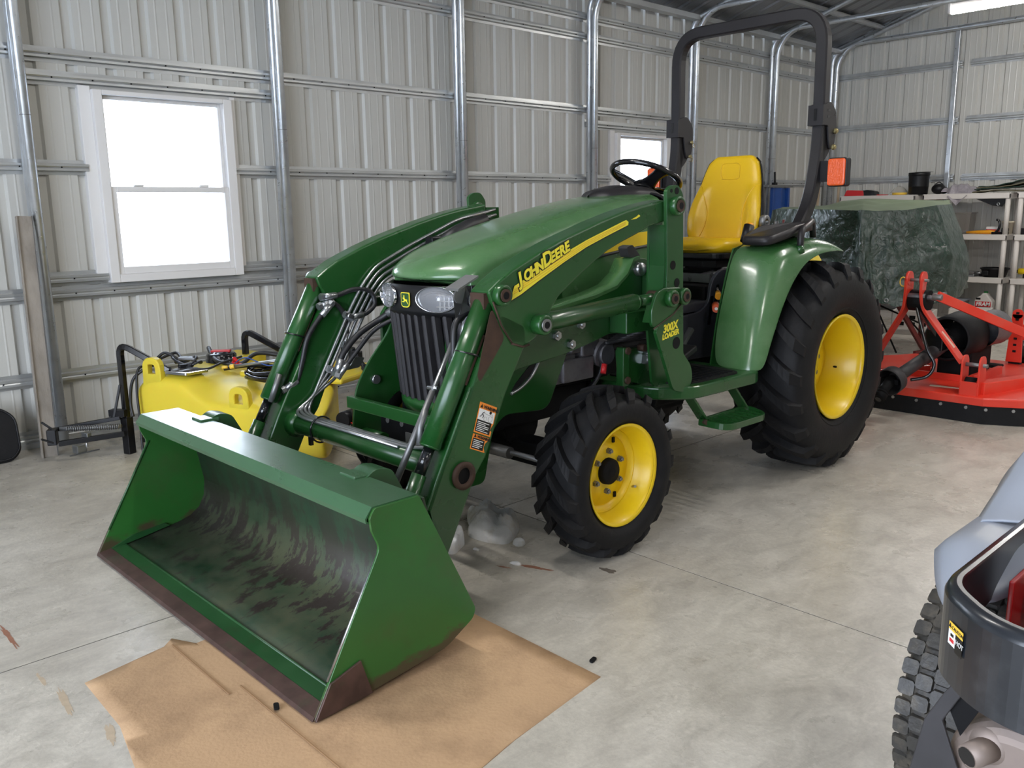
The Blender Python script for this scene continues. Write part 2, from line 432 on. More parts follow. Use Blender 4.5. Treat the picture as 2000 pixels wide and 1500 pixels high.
def girt(x0, x1, z, w=.088):
    hat((x0, YW - .001, z), (x1, YW - .001, z), (0, -1, 0), (0, 0, 1), w).build('girt', M['girt'], wl_)
    u = math.ceil(x0 / .2286) * .2286 + .1
    while u < x1: screws.cyl((u, YW - .036, z), (u, YW - .041, z), .0045, n=6); u += .2286
for i in range(len(POSTX) - 1):
    a, b_ = POSTX[i] + .0, POSTX[i+1] - .0
    for z in (.05, .405, .95, 1.67, 2.315, 2.975, 3.15):
        w = [q for q in wins if a < q[0] < b_]
        if z == 1.67 and w:
            girt(a, w[0][0] - .07, z); girt(w[0][1] + .03, b_, z)
        elif z == 3.15 and i < 4: continue
        elif z == .95:
            girt(a, b_, .915)
            if w: girt(a, w[0][0] - .02, 1.005); girt(w[0][1] + .03, b_, 1.005)
            elif i == 3: girt(a, b_, 1.005)
        else: girt(a, b_, z)
    if w: girt(a, b_, 2.185)
screws.build('girt_screws', M['dark'], wl_, kind='stuff')
MB().box(XF, XB, YW - .075, YW - .012, 0, .03).build('base_rail', M['galv'], wl_)
# back wall girts, post
for z in (.05, 1.03, 1.70, 2.375, 3.02):
    for (ya, yb) in ((YW - .06, 4.09), (4.0, 1.6), (1.55, YR)):
        hat((XB - .001, ya, z), (XB - .001, yb, z), (-1, 0, 0), (0, 0, 1), .085).build('girt', M['girt'], wb_)
for y in (4.145, 2.5):
    MB().box(XB - .10, XB - .045, y - .028, y + .028, 0, 3.40).build('frame_post', M['galv'], wb_, bevel=.005)
# steel frames
for i, X in enumerate(POSTX):
    fr = struct('trim_%d' % (i + 1))
    tr = .029
    A = arcpath([(X, 5.672, .03), (X, 5.672, 3.24), (X, 5.60, zroof(5.60) - .05), (X, YRIDGE, zroof(YRIDGE) - .05), (X, YR + .1, zroof(YR) - .05), (X, YR + .07, 3.2), (X, YR + .07, 0)], .12)
    MB().tube(A, tr, n=16).build('outer_frame_tube', M['galv'], fr)
    B = arcpath([(X, 5.605, .03), (X, 5.605, 3.22), (X, 5.42, 3.415), (X, YR + .3, 3.415), (X, YR + .13, 3.2), (X, YR + .13, 0)], .14)
    MB().tube(B, tr, n=16).build('inner_frame_tube', M['galv'], fr)
    MB().cyl((X, 5.605, 1.95), (X, 5.605, 1.953), tr + .001, n=16).build('sleeve_joint', M['dullsteel'], fr)
for y in (5.05, 4.1, 3.1, 2.1, .2, -.8, -1.8, -2.8):
    hat((XF, y, zroof(y) + .008), (XB, y, zroof(y) + .008), (0, 0, -1), (0, 1, 0), .09).build('purlin', M['girt'], ce)
MB().bar((XB - .09, YW - .1, zroof(YW-.1) - .02), (XB - .09, YRIDGE, zroof(YRIDGE) - .02), .05, .06).build('gable_rail', M['galv'], wb_)
MB().bar((XF, 5.60, 3.335), (XB, 5.60, 3.335), .09, .05).build('eave_rail', M['girt'], ce)

# unseen strips added to block sky light leaking in where sheets meet the roof
MB().box(XF, XB, YW + .02, YW + .03, ZE - .35, ZE + .06).build('eave_closure', M['roof'], wl_)
MB().box(XF, XB, YR - .03, YR - .02, ZE - .35, ZE + .06).build('eave_closure', M['roof'], wr_)
for (xa, w_) in ((XB + .025, wb_), (XF - .035, wf_)):
    MB().prism([(YR - .05, ZE - .6 if w_ is wb_ else 3.05), (YW + .05, ZE - .6 if w_ is wb_ else 3.05), (YW + .05, zroof(YW) + .06), (YRIDGE, zroof(YRIDGE) + .08), (YR - .05, zroof(YR) + .06)], xa, xa + .01, 'x').build('gable_closure', M['roof'], w_)

# windows
for n, (x0, x1, z0, z1) in enumerate(wins):
    w = struct('window_%d' % (n + 1)); y0, y1 = YW - .062, YW + .03
    f = MB(); t = .042
    f.box(x0 - .015, x0 + t, y0, y1, z0, z1).box(x1 - t, x1 + .02, y0, y1, z0, z1).box(x0 + t, x1 - t, y0, y1, z0, z0 + .05).box(x0 + t, x1 - t, y0, y1, z1 - .028, z1)
    f.build('window_frame', M['vinyl'], w, bevel=.004)
    MB().box(x0 - .085, x0 - .015, YW - .03, YW + .02, z0 + .02, z1 + .02).box(x1 + .02, x1 + .055, YW - .03, YW + .02, z0 + .02, z1 + .02).build('window_trim', M['vinyl'], w, bevel=.003)
    zm = (z0 + z1) / 2 + .01
    s = MB(); s.box(x0 + t, x0 + t + .035, y0 + .014, y0 + .05, z0 + .05, zm).box(x1 - t - .03, x1 - t, y0 + .014, y0 + .05, z0 + .05, zm)
    s.box(x0 + t + .035, x1 - t - .03, y0 + .014, y0 + .05, z0 + .05, z0 + .095).box(x0 + t + .035, x1 - t - .03, y0 + .010, y0 + .05, zm - .035, zm)
    so = s.build('lower_sash', M['vinyl'], w, bevel=.003)
    for q in (.25, .75):
        cx = x0 + (x1 - x0) * q; MB().box(cx - .03, cx + .03, y0 + .004, y0 + .03, zm, zm + .014).build('sash_lock', M['vinyl'], so, bevel=.004)
    u = MB(); u.box(x0 + t, x0 + t + .02, y0 + .05, y0 + .085, zm - .03, z1 - .028).box(x1 - t - .02, x1 - t, y0 + .05, y0 + .085, zm - .03, z1 - .028).box(x0 + t + .02, x1 - t - .02, y0 + .05, y0 + .085, zm - .03, zm).box(x0 + t + .02, x1 - t - .02, y0 + .05, y0 + .085, z1 - .05, z1 - .028)
    u.build('upper_sash', M['vinyl'], w, bevel=.003)
    MB().box(x0 + t + .03, x1 - t - .025, y0 + .03, y0 + .034, z0 + .09, zm - .03).build('pane', M['glass'], w)
    MB().box(x0 + t + .015, x1 - t - .015, y0 + .066, y0 + .070, zm - .005, z1 - .045).build('pane', M['glass'], w)
# small outlet plate low on the wall
o = tag(MB().box(4.02, 4.16, YW - .03, YW - .004, .26, .34).build('outlet_box', M['black'], bevel=.008), 'small dark outlet box low on the wall behind the tractor grille', 'outlet')
MB().box(4.01, 4.17, YW - .034, YW - .028, .25, .262).box(4.01, 4.17, YW - .034, YW - .028, .338, .35).build('box_rim', M['sticker'], o)

# ceiling lights
def led(x, y, z, lab, L=1.2):
    t = empty('tube_light', (x, y, z), 0, lab, 'light', 'LED tube lights under the roof ties')
    MB().box(-.04, .04, -L/2, L/2, 0, .05).build('housing', M['vinyl'], t, bevel=.006)
    MB().lathe([(.045, -L/2 + .01), (.045, L/2 - .01)], (0, 0, 0), 'y', 20, PI, 2*PI).build('diffuser', M['led'], t)
    for s in (-1, 1): MB().box(-.045, .045, s*L/2 - .012, s*L/2 + .012, -.04, .05).build('end_cap', M['vinyl'], t, bevel=.004)
led(8.95, 2.78, 3.175, 'glowing LED tube light hanging below the roof tie at the upper right corner')
for (x, y, w_) in ((5.2, 1.07, 'in the middle of the shed'), (1.6, 2.9, 'over the front bucket'), (1.6, -1.2, 'over the open floor right of the camera'), (-1.6, 1.0, 'nearest the open front door'), (5.6, -1.6, 'near the right wall'), (9.0, -.8, 'towards the back right corner')):  # tubes out of view, added because the room needs their light
    led(x, y, 3.30, 'LED tube light above the frame, ' + w_)

# ================================================================== TRACTOR
# local frame: origin on the floor under the front axle, x towards the rear, y towards the window wall, z up
T = empty('tractor', (2.5521, 2.7820, 0), 0.0079,
          'green compact tractor with yellow seat and wheels, front bucket lowered onto cardboard', 'tractor')

def dirtmat():
    """green bucket steel: scraped through to brown where soil slides"""
    m = mat('scraped_bucket_steel', hexc(26, 84, 46), .42, coat=.05); nt = m.node_tree; N = nt.nodes; L = nt.links; b = N['Principled BSDF']
    t = N.new('ShaderNodeTexCoord'); sp = N.new('ShaderNodeSeparateXYZ'); L.new(t.outputs['Object'], sp.inputs[0])
    def noise(sc, st, det=8, ro=.7):
        mp = N.new('ShaderNodeMapping'); mp.inputs['Scale'].default_value = st; L.new(t.outputs['Object'], mp.inputs[0])
        n = N.new('ShaderNodeTexNoise'); n.inputs['Scale'].default_value = sc; n.inputs['Detail'].default_value = det; n.inputs['Roughness'].default_value = ro; L.new(mp.outputs[0], n.inputs[0]); return n.outputs['Fac']
    def rng(s, a, c, lo=0, hi=1):
        r = N.new('ShaderNodeMapRange'); L.new(s, r.inputs[0]); r.inputs['From Min'].default_value = a; r.inputs['From Max'].default_value = c
        r.inputs['To Min'].default_value = lo; r.inputs['To Max'].default_value = hi; return r.outputs[0]
    def math_(op, a, c):
        x = N.new('ShaderNodeMath'); x.operation = op
        for i, q in enumerate((a, c)):
            if isinstance(q, (int, float)): x.inputs[i].default_value = q
            else: L.new(q, x.inputs[i])
        return x.outputs[0]
    def mixc(f, a, c):
        x = N.new('ShaderNodeMix'); x.data_type = 'RGBA'; L.new(f, x.inputs[0])
        if isinstance(a, tuple): x.inputs[6].default_value = a
        else: L.new(a, x.inputs[6])
        x.inputs[7].default_value = c; return x.outputs[2]
    # soil band around the inside bend (x about -1.02), fading forward over the floor and up the back
    band = math_('SUBTRACT', 1.0, math_('DIVIDE', math_('ABSOLUTE', math_('ADD', sp.outputs['X'], 1.07), 0), .30))
    band = rng(band, -.3, .9)
    dust = rng(math_('ADD', noise(7, (1, .7, 1)), math_('MULTIPLY', band, .26)), .42, .80)
    dust = math_('MULTIPLY', dust, rng(sp.outputs['Z'], .09, .24, 1, .22))
    rustm = rng(math_('ADD', noise(9, (1, 1.8, .8)), math_('MULTIPLY', band, .16)), .62, .67)
    rustm = math_('MULTIPLY', rustm, rng(sp.outputs['Z'], .12, .34, 1, .35))
    scr = rng(noise(22, (.30, 2.0, .4), 6, .8), .60, .66)
    base = mixc(rng(noise(3, (1, 1, 1)), .35, .7), hexc(20, 48, 36), hexc(34, 68, 44))
    c = mixc(math_('MULTIPLY', dust, .75), base, hexc(84, 84, 58))
    c = mixc(math_('MULTIPLY', rustm, .9), c, hexc(46, 34, 30))
    c = mixc(math_('MULTIPLY', scr, .5), c, hexc(38, 34, 32))
    L.new(c, b.inputs['Base Color']); L.new(rng(dust, 0, 1, .34, .8), b.inputs['Roughness'])
    bp = N.new('ShaderNodeBump'); bp.inputs['Strength'].default_value = .2; bp.inputs['Distance'].default_value = .004
    L.new(noise(20, (.6, 1.5, .6)), bp.inputs['Height']); L.new(bp.outputs[0], b.inputs['Normal'])
    return m
M['bucket'] = dirtmat()
M['bucketside'] = mat('bucket_side_paint', hexc(40, 94, 38), .33, coat=.15, var=.15, vscale=3, dirt=hexc(66, 74, 44), dscale=5, damt=.6, dlo=.5, rvar=.12)
M['edge'] = mat('worn_cutting_edge', hexc(82, 62, 56), .5, metal=.35, var=.3, vscale=16, dirt=hexc(50, 74, 48), dscale=9, damt=.7, dlo=.55)
M['lip'] = mat('sun_faded_green', hexc(56, 92, 62), .30, coat=.15, var=.1, vscale=6, dirt=hexc(34, 56, 44), dscale=18, damt=.45, dlo=.56, rvar=.1, stretch=(1, .5, 1))  # paler, greyer green than the arms, with darker flecks

def scuff(m):
    # bare rusty wear along the foot of the bucket sides
    nt = m.node_tree; N = nt.nodes; L = nt.links; b = N['Principled BSDF']; src = b.inputs['Base Color'].links[0].from_socket
    t = N.new('ShaderNodeTexCoord'); sp = N.new('ShaderNodeSeparateXYZ'); L.new(t.outputs['Object'], sp.inputs[0])
    mp = N.new('ShaderNodeMapping'); mp.inputs['Scale'].default_value = (.7, 1, 1.6); L.new(t.outputs['Object'], mp.inputs[0])
    n = N.new('ShaderNodeTexNoise'); n.inputs['Scale'].default_value = 8; n.inputs['Detail'].default_value = 9; n.inputs['Roughness'].default_value = .72; L.new(mp.outputs[0], n.inputs[0])
    a = N.new('ShaderNodeMath'); a.operation = 'MULTIPLY_ADD'; L.new(sp.outputs['Z'], a.inputs[0]); a.inputs[1].default_value = -3.2; L.new(n.outputs['Fac'], a.inputs[2])
    r = N.new('ShaderNodeMapRange'); L.new(a.outputs[0], r.inputs[0]); r.inputs['From Min'].default_value = .24; r.inputs['From Max'].default_value = .36; r.inputs['To Max'].default_value = .85
    x = N.new('ShaderNodeMix'); x.data_type = 'RGBA'; L.new(r.outputs[0], x.inputs[0]); L.new(src, x.inputs[6]); x.inputs[7].default_value = hexc(72, 54, 44); L.new(x.outputs[2], b.inputs['Base Color'])
scuff(M['bucketside'])

# ------------------------------------------------------------------ wheels
def tire_mesh(R, W, rim, nl, lug, sub=32, lw=.5, phase=0):
    mb = MB(); h = W / 2; Rc = R - lug
    prof = []
    for k in range(15):
        t = k / 14; y = -h + W * t; a = abs(2*t - 1)
        prof.append(y)
    side = [(rim - .004, -h*.74), (rim + .012, -h*.80), (rim + (Rc-rim)*.25, -h*.95), (rim + (Rc-rim)*.5, -h*.99), (rim + (Rc-rim)*.75, -h*.95), (Rc - (Rc-rim)*.12, -h*.88),
            (Rc - .008, -h*.78), (Rc, -h*.5), (Rc + .004, 0)]
    full = side + [(r, -y) for (r, y) in reversed(side[:-1])]
    mb.lathe(full, ax='y', n=72)
    def rad(y):
        a = abs(y) / h
        if a < .5: return Rc + .004 - .004*a*2
        if a < .78: return Rc - .008*(a-.5)/.28
        if a < .90: return Rc - .008 - (a-.78)/.12*(Rc-rim)*.12
        return Rc - (Rc-rim)*(.12 + (a-.9)/.06*.16)
    dphi = 2*PI / nl
    for s in (-1, 1):
        for k in range(nl):
            p0 = k*dphi + (dphi/2 if s > 0 else 0) + phase; K = 7; rows = []
            for q in range(K + 1):
                t = q / K; y = s * (-.04*h + t * h * .98); sw = dphi * 1.05 * (t - .0) ** .85 if t > 0 else 0
                wd = dphi * lw * (.62 + .38*t) * (1 if q < K else .8)
                r0 = rad(y) - .006; top = rad(min(abs(y), h*.80) * 1.0) + lug*(1 if t < .9 else .75)
                if t > .86: top = rad(y) + lug * .55
                a0 = p0 + sw - wd/2; a1 = p0 + sw + wd/2; e = wd * .10
                rows.append([(a0, r0), (a0 + e, top), (a1 - e, top), (a1, r0), y])
            n = len(mb.v)
            for r in rows:
                for (a, rr) in r[:4]: mb.v.append((rr*math.cos(a), r[4], rr*math.sin(a)))
            for q in range(K):
                for j in range(3):
                    a = n + q*4 + j; mb.f.append((a, a+1, a+5, a+4)); mb.sm.append(False)
            mb.f.append((n, n+1, n+2, n+3)); mb.sm.append(False); b_ = n + K*4; mb.f.append((b_, b_+1, b_+2, b_+3)); mb.sm.append(False)
    # bead ridge and sidewall ring
    for s in (-1, 1):
        mb.tube([( (rim+.03)*math.cos(a), s*h*.86, (rim+.03)*math.sin(a)) for a in np.linspace(0, 2*PI, 48, endpoint=False)], .004, n=6, closed=True)
    return mb

def mirror_copy(o, parent, loc, flip):
    c = o.copy(); COL.objects.link(c); c.parent = parent; c.location = loc
    if flip: c.rotation_euler = (0, 0, PI)
    for ch in o.children:
        d = ch.copy(); COL.objects.link(d); d.parent = c
    return c

def front_wheel():
    w = tire_mesh(.343, .235, .205, 17, .030, lw=.50).build('front_tire', M['rubber'], T)
    h = .1175
    rim = MB().lathe([(.196, -h*.78), (.207, -h*.84), (.209, -h*.80), (.200, -h*.72), (.192, -h*.66), (.186, -h*.40), (.178, -h*.30), (.172, -h*.05), (.150, .01), (.146, .012), (.140, .004), (.112, .004), (.106, -.004), (.060, -.006), (.0, -.006)], ax='y', n=56)
    rim.lathe([(.196, h*.78), (.207, h*.84), (.200, h*.72), (.172, h*.3), (.172, -.01)], ax='y', n=40)
    ro = rim.build('rim', M['yellow'], w, recalc=False)
    hub = MB().lathe([(0, -.034), (.046, -.034), (.052, -.028), (.055, -.005)], ax='y', n=28).lathe([(.020, -.036), (.0, -.036)], ax='y', n=16).build('hub', M['dark'], w)
    for k in range(6):
        a = k * PI/3 + .45; x, z = .083*math.cos(a), .083*math.sin(a)
        MB().tube([(x, -.004, z), (x, -.020, z)], .0125, n=6, smooth=False).tube([(x, -.02, z), (x, -.028, z)], .007, n=10).build('wheel_bolt', M['dullsteel'], w)
    MB().tube([(.165*math.cos(-.6), -.03, .165*math.sin(-.6)), (.150*math.cos(-.6), -.055, .150*math.sin(-.6))], .005, n=8).build('valve_stem', M['steel'], w)
    for a in (1.2, -1.1, 3.3): MB().obox((.128*math.cos(a), .002, .128*math.sin(a)), (.012, .01, .022)).build('rim_slot', M['dark'], w)
    return w
fw = front_wheel(); fw.location = (0, -.7145 + .1175*.8, .343)
mirror_copy(fw, T, (0, .7145 - .1175*.8, .343), True)

def rear_wheel():
    w = tire_mesh(.546, .415, .280, 20, .038, lw=.46).build('rear_tire', M['rubber'], T)
    h = .2075
    MB().lathe([(.262, -h*.80), (.276, -h*.84), (.279, -h*.80), (.268, -h*.72), (.258, -h*.66), (.252, -h*.36), (.240, -h*.26), (.236, .06), (.222, .085), (.19, .09)], ax='y', n=64).lathe([(.262, h*.80), (.279, h*.84), (.268, h*.7), (.236, h*.5), (.236, .06)], ax='y', n=48).build('rim', M['yellowclean'], w, recalc=False)
    # scalloped centre disc
    d = MB(); n = 96
    def f(u, v):
        a = 2*PI*u; R = .208 + .012*math.cos(4*a); q = min(1, max(0, (v - .12)/.88)); r = R * (1 - q)
        return (r*math.cos(a), (.075 if v < .05 else .022) + (.010 if r < .15 else 0) + (.014 if r < .10 else 0), r*math.sin(a))
    d.grid(f, n, 8, cu=True); d.build('disc', M['yellowclean'], w, recalc=False)
    MB().lathe([(0, -.02), (.062, -.02), (.070, -.008), (.072, .06)], ax='y', n=28).build('hub', M['yellowclean'], w)
    for k in range(8):
        a = k * PI/4 + .2; x, z = .112*math.cos(a), .112*math.sin(a)
        MB().tube([(x, .035, z), (x, .005, z)], .014, n=6, smooth=False).build('wheel_bolt', M['dullsteel'], w)
    MB().tube([(.246*math.cos(-.2), -.02, .246*math.sin(-.2)), (.22*math.cos(-.2), -.045, .22*math.sin(-.2))], .006, n=8).build('valve_stem', M['dark'], w)
    return w
rw = rear_wheel(); rw.location = (1.750, -.755 + .2075*.82, .546)
mirror_copy(rw, T, (1.750, .755 - .2075*.82, .546), True)

# ------------------------------------------------------------------ hood
def hood():
    # stations: x, half width, crown z, bottom z
    st = [(-.485, .235, 1.108, 1.092), (-.492, .245, 1.125, 1.092), (-.478, .252, 1.150, 1.092), (-.44, .258, 1.180, 1.092), (-.36, .264, 1.219, 1.090), (-.22, .268, 1.262, 1.075),
          (-.05, .272, 1.306, 1.02), (.15, .277, 1.354, .96), (.35, .281, 1.396, .94), (.55, .284, 1.430, .94), (.72, .284, 1.450, .94), (.86, .280, 1.458, .95)]
    sec = [(-1, 0), (-1, .30), (-1, .50), (-.99, .64), (-.965, .76), (-.90, .865), (-.80, .93), (-.64, .972), (-.40, .993), (0, 1.0)]
    sec = sec + [(-a, b) for (a, b) in reversed(sec[:-1])]
    m = MB(); P = len(sec); K = len(st)
    for (x, w, zt, zb) in st:
        for (a, b) in sec:
            nose = max(0, min(1, (.05 - x) / .5)) ** 1.3
            m.v.append((x + .115 * (abs(a) ** 2.6) * nose, a*w, zb + (zt - zb)*b))
    for i in range(K - 1):
        for j in range(P - 1):
            a = i*P + j; m.f.append((a, a+1, a+P+1, a+P)); m.sm.append(True)
    m.f.append(tuple(range(P))); m.sm.append(False)
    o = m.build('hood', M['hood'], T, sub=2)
    return o
hd = hood()
# raised centre ridge lines on the hood
for s in (-1, 1):
    # black gap line where the hood meets the dash cowl
    pts = [(.865, s*.283, 1.02), (.872, s*.283, 1.24), (.874, s*.270, 1.36), (.878, s*.235, 1.425), (.880, s*.12, 1.456), (.880, 0, 1.461)]
    MB().tube(spline(pts, 5), .006, n=6).build('seam', M['dark'], hd)
    # yellow stripe band with dark lower moulding
    MB().prism([(.22, 1.165), (.86, 1.225), (.86, 1.285), (.60, 1.268), (.40, 1.236)], s*.2835, s*.2900).build('side_stripe', M['yellow'], hd)
    MB().tube([(.20, s*.288, 1.160), (.50, s*.290, 1.192), (.86, s*.290, 1.222)], .007, n=8).build('side_moulding', M['grille'], hd)
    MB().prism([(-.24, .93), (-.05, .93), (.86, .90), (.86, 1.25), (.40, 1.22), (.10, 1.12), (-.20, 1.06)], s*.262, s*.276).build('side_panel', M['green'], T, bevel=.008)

# dash cowl
def cowl():
    st = [(.885, .278, 1.455, 1.0), (.95, .27, 1.456, 1.0), (1.03, .24, 1.44, .95), (1.10, .19, 1.39, .90), (1.14, .15, 1.30, .85)]
    sec = [(-1, 0), (-1, .5), (-.99, .72), (-.93, .87), (-.80, .95), (-.5, .99), (0, 1), (.5, .99), (.80, .95), (.93, .87), (.99, .72), (1, .5), (1, 0)]
    m = MB(); P = len(sec)
    for (x, w, zt, zb) in st:
        for (a, b) in sec: m.v.append((x, a*w, zb + (zt-zb)*b))
    for i in range(len(st)-1):
        for j in range(P-1):
            a = i*P+j; m.f.append((a, a+1, a+P+1, a+P)); m.sm.append(True)
    m.f.append(tuple((len(st)-1)*P + j for j in range(P))); m.sm.append(False)
    return m.build('dash_cowl', M['hood'], T, sub=1)
cowl()
# dark instrument pod
pod = MB(); prof = [(.60, 0, 1.444), (.66, .10, 1.470), (.80, .155, 1.492), (.92, .165, 1.488), (1.02, .14, 1.462), (1.10, .08, 1.415)]
def podf(u, v):
    a = PI * u; i = v * (len(prof)-1); k = min(int(i), len(prof)-2); t = i-k
    x = prof[k][0]*(1-t)+prof[k+1][0]*t; w = prof[k][1]*(1-t)+prof[k+1][1]*t; z = prof[k][2]*(1-t)+prof[k+1][2]*t
    return (x, -math.cos(a)*max(w, .01), z - .05 + .05*math.sin(a)**.7)
pod.grid(podf, 16, 20)
pd = pod.build('instrument_pod', M['charcoal'], T)
MB().tube([(.70, -.05, 1.468), (.80, -.07, 1.486), (.92, -.06, 1.486)], .004, n=6).build('pod_slot', M['blackgloss'], pd)

# black lamp mask, lamps, emblem
def maskx(y, z): return -.492 + .112 * (abs(y)/.25)**2.6 + max(0, (1.0 - z)) * .11
mk = MB().grid(lambda u, v: (maskx(-.255+.51*u, .975+.12*v) , -.255+.51*u, .972 + .12*v), 24, 6).build('lamp_mask', M['black'], T, solid=.012)
for s in (-1, 1):
    MB().prism([(-.39, .985), (-.16, .99), (-.10, 1.04), (-.12, 1.085), (-.38, 1.095)], s*.245, s*.262).build('mask_side', M['black'], T, bevel=.004)
def lamp(yc, zc, w, h, turn, name='headlight'):
    nx = maskx(yc, zc); p = V(nx - .006, yc, zc)
    Rm = Matrix.Rotation(turn, 3, 'Z')
    def E(u, v, rr, dep):
        a = 2*PI*u; return p + Rm @ V(dep, math.cos(a)*w/2*rr, math.sin(a)*h/2*rr)
    rim = MB().grid(lambda u, v: E(u, v, 1.09 - .10*v, -.004 - .012*math.sin(PI*v)), 40, 4, cu=True).build(name, M['chrome'], T)
    MB().grid(lambda u, v: E(u, v, 1 - v, .030*math.sin(v*PI/2) - .004), 32, 8, cu=True).build('reflector', M['reflector'], rim)
    MB().grid(lambda u, v: E(u, v, 1 - v, -.008 - .016*math.sin(v*PI/2)), 32, 8, cu=True).build('lens', M['lens'], rim, solid=.002)
    MB().ball(p + V(.012, 0, 0), .014).build('bulb', M['stickerwhite'], rim)
    MB().grid(lambda u, v: p + Rm @ V(-.002 - .004*math.sin(PI*v), w*.40*math.cos(PI*(.12+.76*u))*(1-.16*v), h*.34*math.sin(PI*(.12+.76*u))*(1-.30*v)), 20, 3).build('lamp_shroud', M['grille'], rim, solid=.002)
    bz = MB()
    for q in range(8):
        y_ = -w*.40 + q*w*.114; hh_ = h*.46*math.sqrt(max(.05, 1 - (y_/(w*.5))**2)); bz.bar(p + Rm @ V(.002, y_, -hh_), p + Rm @ V(.002, y_, hh_*.55), .006, .004, (1, 0, 0))
    for q in range(3):
        z_ = -h*.30 + q*h*.24; bz.bar(p + Rm @ V(.000, -w*.38, z_), p + Rm @ V(.000, w*.38, z_), .004, .003, (1, 0, 0))
    bz.build('reflector_ribs', M['chrome'], rim)
lamp(-.155, 1.041, .180, .096, .32); lamp(.155, 1.041, .180, .096, -.32)
for s in (-1, 1):
    c = V(-.330, s*.262, 1.040)
    sl = MB().grid(lambda u, v: c + V(math.cos(2*PI*u)*.075*(1-v), s*(.006 + .02*math.sin(v*PI/2)), math.sin(2*PI*u)*.047*(1-v)), 28, 6, cu=True).build('side_lamp', M['lens'], T)
    MB().grid(lambda u, v: c + V(math.cos(2*PI*u)*.076*(1-v), s*(.006 - .02*math.sin(v*PI/2)), math.sin(2*PI*u)*.048*(1-v)), 28, 6, cu=True).build('reflector', M['reflector'], sl)
em = MB(); shp = rounded([(-.019, -.020, .008), (-.012, -.029, .008), (.012, -.029, .008), (.019, -.020, .008), (.019, .024, .006), (-.019, .024, .006)], .006)
ez, ex = 1.036, maskx(0, 1.036) - .010
e1 = MB().prism([(a*1.45, b*1.12 + ez) for (a, b) in shp], ex, ex - .004, 'x').build('emblem', M['stickeryellow'], T)
MB().prism([(a*1.27, b*.99 + ez) for (a, b) in shp], ex - .0042, ex - .0052, 'x').build('emblem_field', M['green'], e1)
deer = [(-.0125, -.013), (-.006, -.006), (-.001, -.0035), (.003, -.008), (.0105, -.0075), (.0115, -.006), (.005, -.0050), (.0035, -.001), (.0085, .0030), (.0080, .0045), (.0045, .0055), (.0055, .011), (.0040, .0115), (.0030, .0075), (.0015, .012), (.0005, .012), (.0015, .006), (.0000, .0015), (-.006, -.0005), (-.0085, .0015), (-.0090, -.0015), (-.0085, -.0045), (-.0135, -.012)]
MB().prism([(a*1.65, b*1.42 + ez - .001) for (a, b) in deer], ex - .0054, ex - .0062, 'x').build('emblem_figure', M['stickeryellow'], e1)

# grille: bowed vertical slats over a dark radiator screen
gr = MB().grid(lambda u, v: (maskx(-.235+.47*u, .62+.35*v) + .028, -.235+.47*u, .615 + .36*v), 20, 8).build('grille', M['dark'], T, solid=.004)
for k in range(11):
    yt = -.215 + .043*k; w = .0135
    pts = [(maskx(yt*(1.04 - .04*t), .615 + .36*t) - .004, yt*(1.04 - .04*t), .615 + .36*t) for t in (0, .15, .3, .45, .6, .75, .9, 1)]
    m = MB()
    for (x, y, z) in pts: m.v += [(x + .028, y - w, z), (x, y - w*.9, z), (x - .004, y, z), (x, y + w*.9, z), (x + .028, y + w, z)]
    for i in range(len(pts)-1):
        for j in range(4):
            a = i*5+j; m.f.append((a, a+1, a+6, a+5)); m.sm.append(False)
    m.build('slat', M['grille'], gr, bevel=0)
MB().prism([(-.165, .70), (.165, .70), (.165, .90), (-.165, .90)], -.425, -.420, 'x').build('radiator_screen', M['green'], gr)
for s in (-1, 1):
    MB().prism([(-.36, .62), (-.22, .64), (-.20, .97), (-.34, .975)], s*.205, s*.215).build('grille_side', M['black'], T)
MB().grid(lambda u, v: (maskx((-.2+.4*u), .62) + .002 - .01*math.sin(PI*v), (-.2+.4*u)*(1-.12*(1-v)), .572 + .045*v - .02*(1-v)*(1-abs(2*u-1)**2)), 20, 4).build('chin', M['green'], T, solid=.010)

# guard plates, bumper bar, weight bracket
gp = rounded([(-.30, .95), (-.351, .85), (-.462, .731), (-.532, .627, .06), (-.555, .45), (-.54, .33, .03), (-.42, .33, .03), (-.37, .54, .05), (-.30, .585), (-.06, .565, .05), (.067, .80), (.02, .95)], .03)
for s in (-1, 1):
    p = MB().prism(gp, s*.345, s*.357).build('guard_plate', M['green'], T, bevel=.003)
    MB().cyl((-.43, s*.345, .655), (-.43, s*.330, .655), .020, n=16).build('bolt', M['steel'], p)
    MB().prism(rounded([(-.275, .665), (-.235, .685), (-.130, .745), (-.120, .775), (-.165, .765), (-.25, .70)], .02), s*.357, s*.360).build('vent', M['black'], p)
    MB().tube(spline([(-.275, s*.362, .665), (-.215, s*.362, .685), (-.155, s*.362, .725), (-.118, s*.362, .775)], 5), .007, n=8).build('vent_rim', M['steel'], p)
MB().box(-.575, -.545, -.357, .357, .548, .600).build('bumper_bar', M['green'], T, bevel=.004)
MB().cyl((-.50, .335, .415), (-.50, .20, .415), .035).cyl((-.50, -.335, .415), (-.50, -.20, .415), .035).build('tow_tube', M['green'], T)
wb = MB().box(-.47, -.42, -.26, .26, .30, .54).build('weight_bracket', M['dark'], T, bevel=.006)
ho = MB()
for y in (-.2, -.1, .1, .2): ho.cyl((-.472, y, .50), (-.476, y, .50), .012, n=10)
for y in (-.06, .06): ho.cyl((-.472, y, .36), (-.478, y, .36), .018, n=12)
ho.build('bolt_heads', M['dullsteel'], wb)
MB().obox((-.473, .03, .44), (.006, .09, .06)).build('label_plate', M['dullsteel'], wb)

